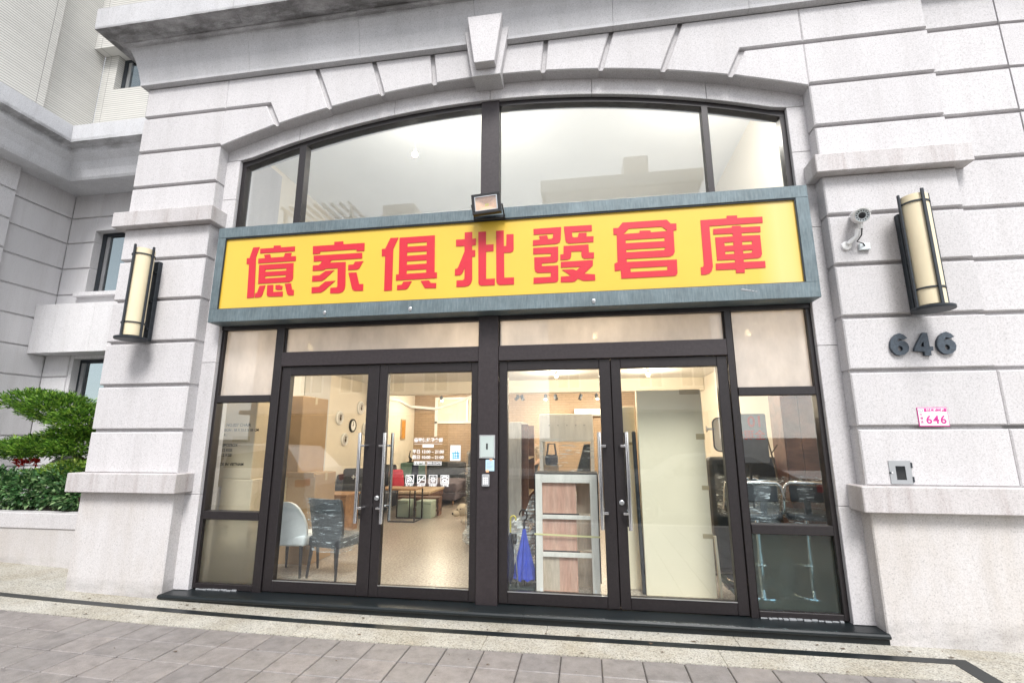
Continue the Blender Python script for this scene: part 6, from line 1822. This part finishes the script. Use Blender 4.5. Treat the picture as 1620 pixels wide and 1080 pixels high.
br_ = thing('dry_branch', 'bare brown twig standing before the pale pier behind the poster', 'branch', (2.1, 0.95, F))
mb = MB(); mb.tube([(2.14, 0.95, F), (2.12, 0.95, 1.3), (2.05, 0.95, 1.75)], [0.012, 0.01, 0.006], 6); mb.tube([(2.09, 0.95, 1.5), (2.16, 0.94, 1.6)], 0.006, 5); mb.tube([(2.1, 0.95, 1.44), (2.02, 0.95, 1.48)], 0.006, 5); obj('stem', mb, 'bark', br_)
mb = MB(); mb.lathe([(0.05, 0), (0.08, 0.15), (0.07, 0.25), (0.04, 0.3)], (2.14, 0.95, F), 14); obj('vase', mb, 'fabric_charcoal', br_, True)
def bar_stool(x, y, rot, label, mat):
    t = thing('bar_stool', label, 'stool', (x, y, F), 'wrapped chrome bar stools')
    T = Matrix.Translation((x, y, F)) @ Matrix.Rotation(rot, 4, 'Z')
    mb = MB(); mb.lathe([(0.205, 0), (0.20, 0.012), (0.06, 0.03), (0.03, 0.045)], (0, 0, 0), 28); obj('base', local(mb, T), 'chrome', t, True)
    mb = MB(); mb.tube([(0, 0, 0.045), (0, 0, 0.40), (0, 0, 0.401), (0, 0, 0.74)], [0.03, 0.03, 0.022, 0.022], 14); obj('pole', local(mb, T), 'chrome', t, True)
    mb = MB(); mb.tube([(0.12 * math.cos(a), 0.02 - 0.15 * math.sin(a), 0.30) for a in [math.pi * k / 12 for k in range(13)]], 0.011, 8); obj('footrest', local(mb, T), 'chrome', t, True)
    mb = MB(); mb.box(-0.20, 0.20, -0.18, 0.19, 0.74, 0.82, 0.04, seg=3); obj('seat', local(mb, T), mat, t, True)
    mb = MB()
    mb.tube([(-0.20, -0.10, 0.78), (-0.21, -0.19, 0.85), (-0.205, -0.215, 1.0), (-0.185, -0.215, 1.085), (-0.14, -0.215, 1.12), (0.14, -0.215, 1.12), (0.185, -0.215, 1.085), (0.205, -0.215, 1.0), (0.21, -0.19, 0.85), (0.20, -0.10, 0.78)], 0.0165, 10)
    obj('back_tube', local(mb, T), 'chrome', t, True)
    mb = MB(); mb.box(-0.15, 0.15, -0.215, -0.195, 0.93, 1.09, 0.008); mb.box(-0.03, 0.03, -0.212, -0.2, 0.80, 0.93); obj('backrest', local(mb, T), mat, t)
    mb = MB()
    rr = random.Random(int(x * 77))
    gf = []
    for j in range(15):
        gf.append([mb.bm.verts.new((0.235 * math.cos(a) + rr.uniform(-.012, .012), 0.02 + 0.25 * math.sin(a) + rr.uniform(-.012, .012), 0.70 + 0.45 * j / 14)) for a in [2 * math.pi * k / 30 for k in range(30)]])
    for a, c in zip(gf, gf[1:]):
        for k in range(30):
            mb.bm.faces.new((a[k], a[(k + 1) % 30], c[(k + 1) % 30], c[k]))
    obj('plastic_wrap', local(mb, T), 'film', t, True)
    return t
dm = MB(); dm.box(1.46, 2.6, 0.2, 1.34, F, F + 0.012, 0.003)  # added dark sheet, darkens the bright floor seen through the lower pane
tag(obj('added_dark_sheet', dm, 'mat_dark'), 'added dark sheet under the wrapped bar stools, dimming the floor there', 'mat')
bs = thing('sofa', 'added tall black seat, a dim backdrop behind the wrapped bar stools', 'sofa', (2.0, 1.5, F), 'sofas')  # added as a dark backdrop for the right side window
for nm, q in (('backrest', (1.50, 2.36, 1.36, 1.56, F + 0.03, 1.44)), ('seat', (1.50, 2.36, 1.561, 2.2, F + 0.03, 0.55))):
    mb = MB(); mb.box(*q, 0.05, seg=3); obj(nm, mb, 'leather_black', bs, True)
F = 0.104
bar_stool(1.76, 0.62, 0.05, 'chrome bar stool in plastic film, left one behind the right side window', 'leather_black')
bar_stool(1.74, 1.12, 0.0, 'chrome bar stool standing behind the left wrapped stool', 'leather_black')
bar_stool(2.26, 0.66, -0.25, 'chrome bar stool in crumpled film nearest the right window jamb', 'leather_black')
F = 0.091
so = thing('office_chair', 'black padded chair behind the right edge of the fourth door', 'chair', (1.40, 2.6, F))
for nm, q in (('backrest', (1.20, 1.72, 2.5, 2.62, 0.62, 1.62)), ('seat', (1.20, 1.72, 2.63, 3.1, 0.45, 0.6)), ('armrest', (1.14, 1.195, 2.63, 3.0, 0.6, 0.86))):
    mb = MB(); mb.box(*q, 0.04, seg=3); obj(nm, mb, 'leather_black', so, True)
mb = MB(); mb.tube([(1.46, 2.85, F + 0.05), (1.46, 2.85, 0.45)], 0.03, 10)
for k in range(5):
    a = 2 * math.pi * k / 5
    mb.tube([(1.46, 2.85, F + 0.09), (1.46 + 0.28 * math.cos(a), 2.85 + 0.28 * math.sin(a), F + 0.03)], [0.025, 0.02], 8); mb.ball((1.46 + 0.28 * math.cos(a), 2.85 + 0.28 * math.sin(a), F + 0.025), 0.025, 8)
obj('base', mb, 'chrome', so, True)

# ------------------------------------------------------------------ the person half hidden behind the wardrobe
def skinned(name, verts, edges, radii, mat, parent):
    me = bpy.data.meshes.new(name)
    me.from_pydata(verts, edges, [])
    o = bpy.data.objects.new(name, me)
    COL.objects.link(o)
    o.modifiers.new('Skin', 'SKIN')
    sv = me.skin_vertices[0].data if me.skin_vertices else None
    for i, r in enumerate(radii):
        sv[i].radius = (r, r)
    sv[0].use_root = True
    sb = o.modifiers.new('Sub', 'SUBSURF'); sb.levels = 2
    bpy.context.view_layer.update()
    m2 = bpy.data.meshes.new_from_object(o.evaluated_get(bpy.context.evaluated_depsgraph_get()))
    bpy.data.objects.remove(o)
    return objm(name, m2, mat, parent, True)
px_, py_ = -1.27, 6.0
per = thing('person', 'person with dark hair in a patterned top, half hidden behind the grey wardrobe', 'person', (px_, py_, F))
V = [(0, 0, 0.92), (0, 0, 1.10), (0, 0, 1.30), (0, 0, 1.40), (0, -0.015, 1.475), (0, -0.03, 1.56), (0, -0.025, 1.64),
     (0.09, 0, 0.88), (0.10, -0.02, 0.50), (0.10, 0.02, 0.09), (0.10, -0.12, 0.045), (-0.09, 0, 0.88), (-0.10, -0.02, 0.50), (-0.10, 0.02, 0.09), (-0.10, -0.12, 0.045),
     (0.17, 0, 1.37), (0.22, 0.0, 1.10), (0.15, -0.2, 1.02), (0.12, -0.27, 1.02), (-0.17, 0, 1.37), (-0.22, 0.0, 1.10), (-0.16, -0.2, 1.02), (-0.13, -0.27, 1.02)]
Eg = [(0, 1), (1, 2), (2, 3), (3, 4), (4, 5), (5, 6), (0, 7), (7, 8), (8, 9), (9, 10), (0, 11), (11, 12), (12, 13), (13, 14), (3, 15), (15, 16), (16, 17), (17, 18), (3, 19), (19, 20), (20, 21), (21, 22)]
Rd = [0.14, 0.115, 0.13, 0.10, 0.048, 0.082, 0.075, 0.085, 0.058, 0.038, 0.03, 0.085, 0.058, 0.038, 0.03, 0.06, 0.042, 0.032, 0.028, 0.06, 0.042, 0.032, 0.028]
skinned('body', [(px_ + a, py_ + b_, F + c) for a, b_, c in V], Eg, Rd, 'skin', per)
tv = [0, 1, 2, 3, 15, 16, 19, 20, 7, 11]
skinned('blouse', [(px_ + V[i][0], py_ + V[i][1], F + V[i][2]) for i in tv], [(0, 1), (1, 2), (2, 3), (3, 4), (4, 5), (3, 6), (6, 7), (0, 8), (0, 9)], [Rd[i] + 0.014 for i in tv], 'blouse', per)
tv = [0, 7, 8, 9, 11, 12, 13]
skinned('trousers', [(px_ + V[i][0], py_ + V[i][1], F + V[i][2]) for i in tv], [(0, 1), (1, 2), (2, 3), (0, 4), (4, 5), (5, 6)], [Rd[i] + 0.010 for i in tv], 'fabric_charcoal', per)
mb = MB(); mb.ball((px_, py_ + 0.005, F + 1.635), 0.108, 16, (0.98, 1.0, 1.05)); mb.ball((px_, py_ + 0.07, F + 1.53), 0.085, 12, (1.0, 0.6, 1.4)); obj('hair', mb, 'hair', per, True)
mb = MB()
for k in (-1, 1):
    mb.ball((px_ + 0.032 * k, py_ - 0.105, F + 1.585), 0.011, 8)
obj('eye', mb, 'hair', per)
mb = MB(); mb.ball((px_, py_ - 0.118, F + 1.555), 0.016, 8, (0.8, 0.9, 1.3)); obj('nose', mb, 'skin', per, True)
mb = MB(); mb.ball((px_, py_ - 0.108, F + 1.515), 0.02, 8, (1.2, 0.5, 0.4)); obj('mouth', mb, 'fabric_red', per)
for k in (-1, 1):
    for j in range(5):
        mb = MB()
        bx_ = px_ + 0.125 * k + (j - 2) * 0.014
        if j == 4:
            mb.tube([(px_ + 0.095 * k, py_ - 0.26, F + 1.02), (px_ + 0.085 * k, py_ - 0.30, F + 1.035)], [0.010, 0.007], 6)
        else:
            mb.tube([(bx_, py_ - 0.28, F + 1.02), (bx_, py_ - 0.33, F + 1.015), (bx_, py_ - 0.355 - 0.006 * (j == 1), F + 0.995)], [0.009, 0.008, 0.006], 6)
        obj('finger', mb, 'skin', per, True)

# ------------------------------------------------------------------ across the street: what the panes mirror
def car(label, x, y, paint, suv=False):
    """saloon parked along x, rear towards +x"""
    t = thing('parked_car', label, 'car', (x, y, -0.155), 'cars parked along the kerb')
    h = 0.12 if suv else 0.0
    z0 = -0.155
    hw = 0.88
    prof = [(-2.25, 0.32), (-2.30, 0.55), (-2.22, 0.74), (-1.2, 0.92 + h), (0.0, 0.96 + h), (1.75, 1.0 + h), (2.25, 0.98 + h), (2.33, 0.72), (2.30, 0.38)]
    bot = []
    for cx_ in (1.38, -1.40):
        bot += [(cx_ + 0.40 * math.cos(math.radians(a)), 0.30 + 0.40 * math.sin(math.radians(a))) for a in range(0, 181, 20)]
    poly = prof + [(2.25, 0.24)] + [(p[0], max(0.22, p[1])) for p in bot] + [(-2.2, 0.24)]
    mb = MB()
    mb.prism_axis([(x + a, z0 + b_) for a, b_ in poly], y - hw, y + hw, 'Y')
    bmesh.ops.triangulate(mb.bm, faces=[f for f in mb.bm.faces if len(f.verts) > 4])
    obj('body', mb, paint, t)
    cab = [(-1.15, 0.93 + h), (-0.45, 1.40 + h), (0.1, 1.46 + h), (0.9, 1.43 + h), (1.75, 1.0 + h)] if not suv else [(-1.15, 1.03), (-0.55, 1.60), (0.2, 1.68), (1.7, 1.62), (2.2, 1.1)]
    mb = MB()
    a = [mb.bm.verts.new((x + u, y - (hw if v < 1.1 + h else hw - 0.18), z0 + v)) for u, v in cab]
    c = [mb.bm.verts.new((x + u, y + (hw if v < 1.1 + h else hw - 0.18), z0 + v)) for u, v in cab]
    n_ = len(cab)
    mb.bm.faces.new(a); mb.bm.faces.new(list(reversed(c)))
    for i in range(n_):
        mb.bm.faces.new((a[i], c[i], c[(i + 1) % n_], a[(i + 1) % n_]))
    bmesh.ops.recalc_face_normals(mb.bm, faces=mb.bm.faces)
    obj('cabin', mb, paint, t)
    lo, hi = 1.02 + h, 1.36 + h if not suv else 1.56
    for sgn in (1, -1):
        for (ua, ub, uc, ud) in (((-0.92, 0.12, 0.12, -0.42), (0.20, 1.20, 0.95, 0.20)) if not suv else ((-0.98, 0.10, 0.10, -0.52), (0.18, 1.9, 1.62, 0.18))):
            mb = MB()
            yl_, yh = y + sgn * (hw + 0.003 - 0.02), y + sgn * (hw - 0.16)
            mb.quad((x + ua, yl_, z0 + lo), (x + ub, yl_, z0 + lo), (x + uc, yh, z0 + hi), (x + ud, yh, z0 + hi))
            bmesh.ops.solidify(mb.bm, geom=mb.bm.faces[:], thickness=-0.012 * sgn)
            obj('window', mb, 'car_glass', t)
        mb = MB()
        for u in (-0.98, 0.16, 1.15):
            mb.box(x + u, x + u + 0.008, y + sgn * hw - 0.002, y + sgn * hw + 0.002, z0 + 0.35, z0 + 0.95 + h)
        obj('door_gap', mb, 'black_rubber', t)
        for u in (-0.1, 0.95):
            mb = MB(); mb.box(x + u, x + u + 0.2, y + sgn * (hw + 0.012) - 0.012, y + sgn * (hw + 0.012) + 0.012, z0 + 0.80, z0 + 0.835, 0.006); obj('door_handle', mb, 'chrome', t)
        mb = MB(); mb.box(x - 0.95, x - 0.75, y + sgn * (hw + 0.10) - 0.05, y + sgn * (hw + 0.10) + 0.05, z0 + 1.0, z0 + 1.13, 0.02); obj('wing_mirror', mb, paint, t)
        mb = MB(); mb.box(x + 2.05, x + 2.325, y + sgn * (hw - 0.10) - 0.11, y + sgn * (hw - 0.10) + 0.11, z0 + 0.72, z0 + 0.90, 0.02); obj('tail_light', mb, 'tail_red', t)
        mb = MB(); mb.box(x - 2.28, x - 2.0, y + sgn * (hw - 0.15) - 0.16, y + sgn * (hw - 0.15) + 0.16, z0 + 0.60, z0 + 0.74, 0.02); obj('headlight', mb, 'chrome', t)
        for u in (1.38, -1.40):
            w = MB(); w.lathe([(0.23, -0.10), (0.31, -0.09), (0.325, 0.0), (0.31, 0.09), (0.23, 0.10)], (x + u, y + sgn * (hw - 0.10), z0 + 0.32), 28, (0, sgn, 0))
            wo_ = obj('wheel', w, 'black_rubber', t, True)
            r_ = MB()
            r_.lathe([(0.225, 0.06), (0.235, 0.10), (0.215, 0.10), (0.205, 0.06)], (x + u, y + sgn * (hw - 0.10), z0 + 0.32), 28, (0, sgn, 0))
            for k in range(5):
                an = 2 * math.pi * k / 5 + 0.3
                for d_ in (-0.12, 0.12):
                    r_.tube([(x + u + 0.03 * math.cos(an), y + sgn * (hw - 0.01), z0 + 0.32 + 0.03 * math.sin(an)), (x + u + 0.21 * math.cos(an + d_), y + sgn * (hw - 0.015), z0 + 0.32 + 0.21 * math.sin(an + d_))], 0.016, 6)
            r_.lathe([(0.05, 0.07), (0.045, 0.095)], (x + u, y + sgn * (hw - 0.10), z0 + 0.32), 14, (0, sgn, 0))
            obj('rim', r_, 'steel', wo_)
    return t
car('dark silver saloon car parked at the kerb, mirrored in the right side window', 2.55, -6.75, 'car_silver')
car('white estate car parked at the kerb, mirrored in the left window', -8.7, -6.3, 'car_white', True)
def opposite(label, x0, x1, y, z1, mat, bays, floors, gap, pergola=False):
    t = thing('opposite_building', label, 'building', ((x0 + x1) / 2, y, 0), 'buildings across the street')
    mb = MB(); mb.box(x0, x1, y - 8, y, -0.05, z1); obj('wall', mb, mat, t)
    mb = MB(); mb.box(x0 - 0.3, x1 + 0.3, y - 8.2, y + 0.3, z1 + 0.001, z1 + 0.8, 0.05); obj('parapet', mb, 'concrete_pale', t)
    w = (x1 - x0) / bays
    for i in range(bays):
        for j in range(floors):
            a = x0 + i * w + w * 0.2
            z = 4.3 + j * gap
            if z + 1.6 > z1:
                continue
            mb = MB()
            for q in ((a, a + w * 0.6, y + 0.003, y + 0.06, z, z + 0.1), (a, a + w * 0.6, y + 0.003, y + 0.06, z + 1.5, z + 1.6), (a, a + 0.1, y + 0.003, y + 0.06, z + 0.1, z + 1.5), (a + w * 0.6 - 0.1, a + w * 0.6, y + 0.003, y + 0.06, z + 0.1, z + 1.5), (a + w * 0.3 - 0.05, a + w * 0.3 + 0.05, y + 0.003, y + 0.06, z + 0.1, z + 1.5)):
                mb.box(*q)
            f = obj('window', mb, 'white_plastic', t)
            mb = MB(); mb.box(a + 0.1, a + w * 0.6 - 0.1, y + 0.002, y + 0.02, z + 0.1, z + 1.5); obj('pane', mb, 'car_glass', f)
    mb = MB(); mb.box(x0 + 0.5, x1 - 0.5, y + 0.003, y + 0.05, 0.0, 3.0); obj('shopfront', mb, 'car_glass', t)
    mb = MB(); mb.box(x0 + 0.2, x1 - 0.2, y + 0.001, y + 1.3, 3.05, 3.3, 0.03); obj('canopy', mb, 'concrete_pale', t)
    # plant rooms and a pergola on the roof
    mb = MB(); mb.box(x0 + 0.55 * (x1 - x0), x0 + 0.72 * (x1 - x0), y - 5, y - 1.5, z1 + 0.8, z1 + 3.0); obj('roof_room', mb, mat, t)
    for i in range(9 if pergola else 0):
        u = x0 + (x1 - x0) * (0.06 + 0.045 * i)
        mb = MB(); mb.box(u, u + 0.12, y - 4, y + 0.2, z1 + 2.4, z1 + 2.6); obj('pergola_beam', mb, 'concrete_pale', t)
    for u in ((0.06, 0.42) if pergola else ()):
        mb = MB(); mb.box(x0 + (x1 - x0) * u, x0 + (x1 - x0) * u + 0.2, y - 0.4, y - 0.2, z1 + 0.8, z1 + 2.399); obj('pergola_post', mb, 'concrete_pale', t)
    return t
opposite('beige tiled apartment block across the street, mirrored at the right of the arched window', -2.0, 7.0, -22.0, 16.4, 'tile_opposite', 4, 4, 3.1)
opposite('brown block with a stepped roof across the street, mirrored at the left', -21.0, -7.5, -22.5, 14.6, 'render_beige', 5, 4, 3.0, True)
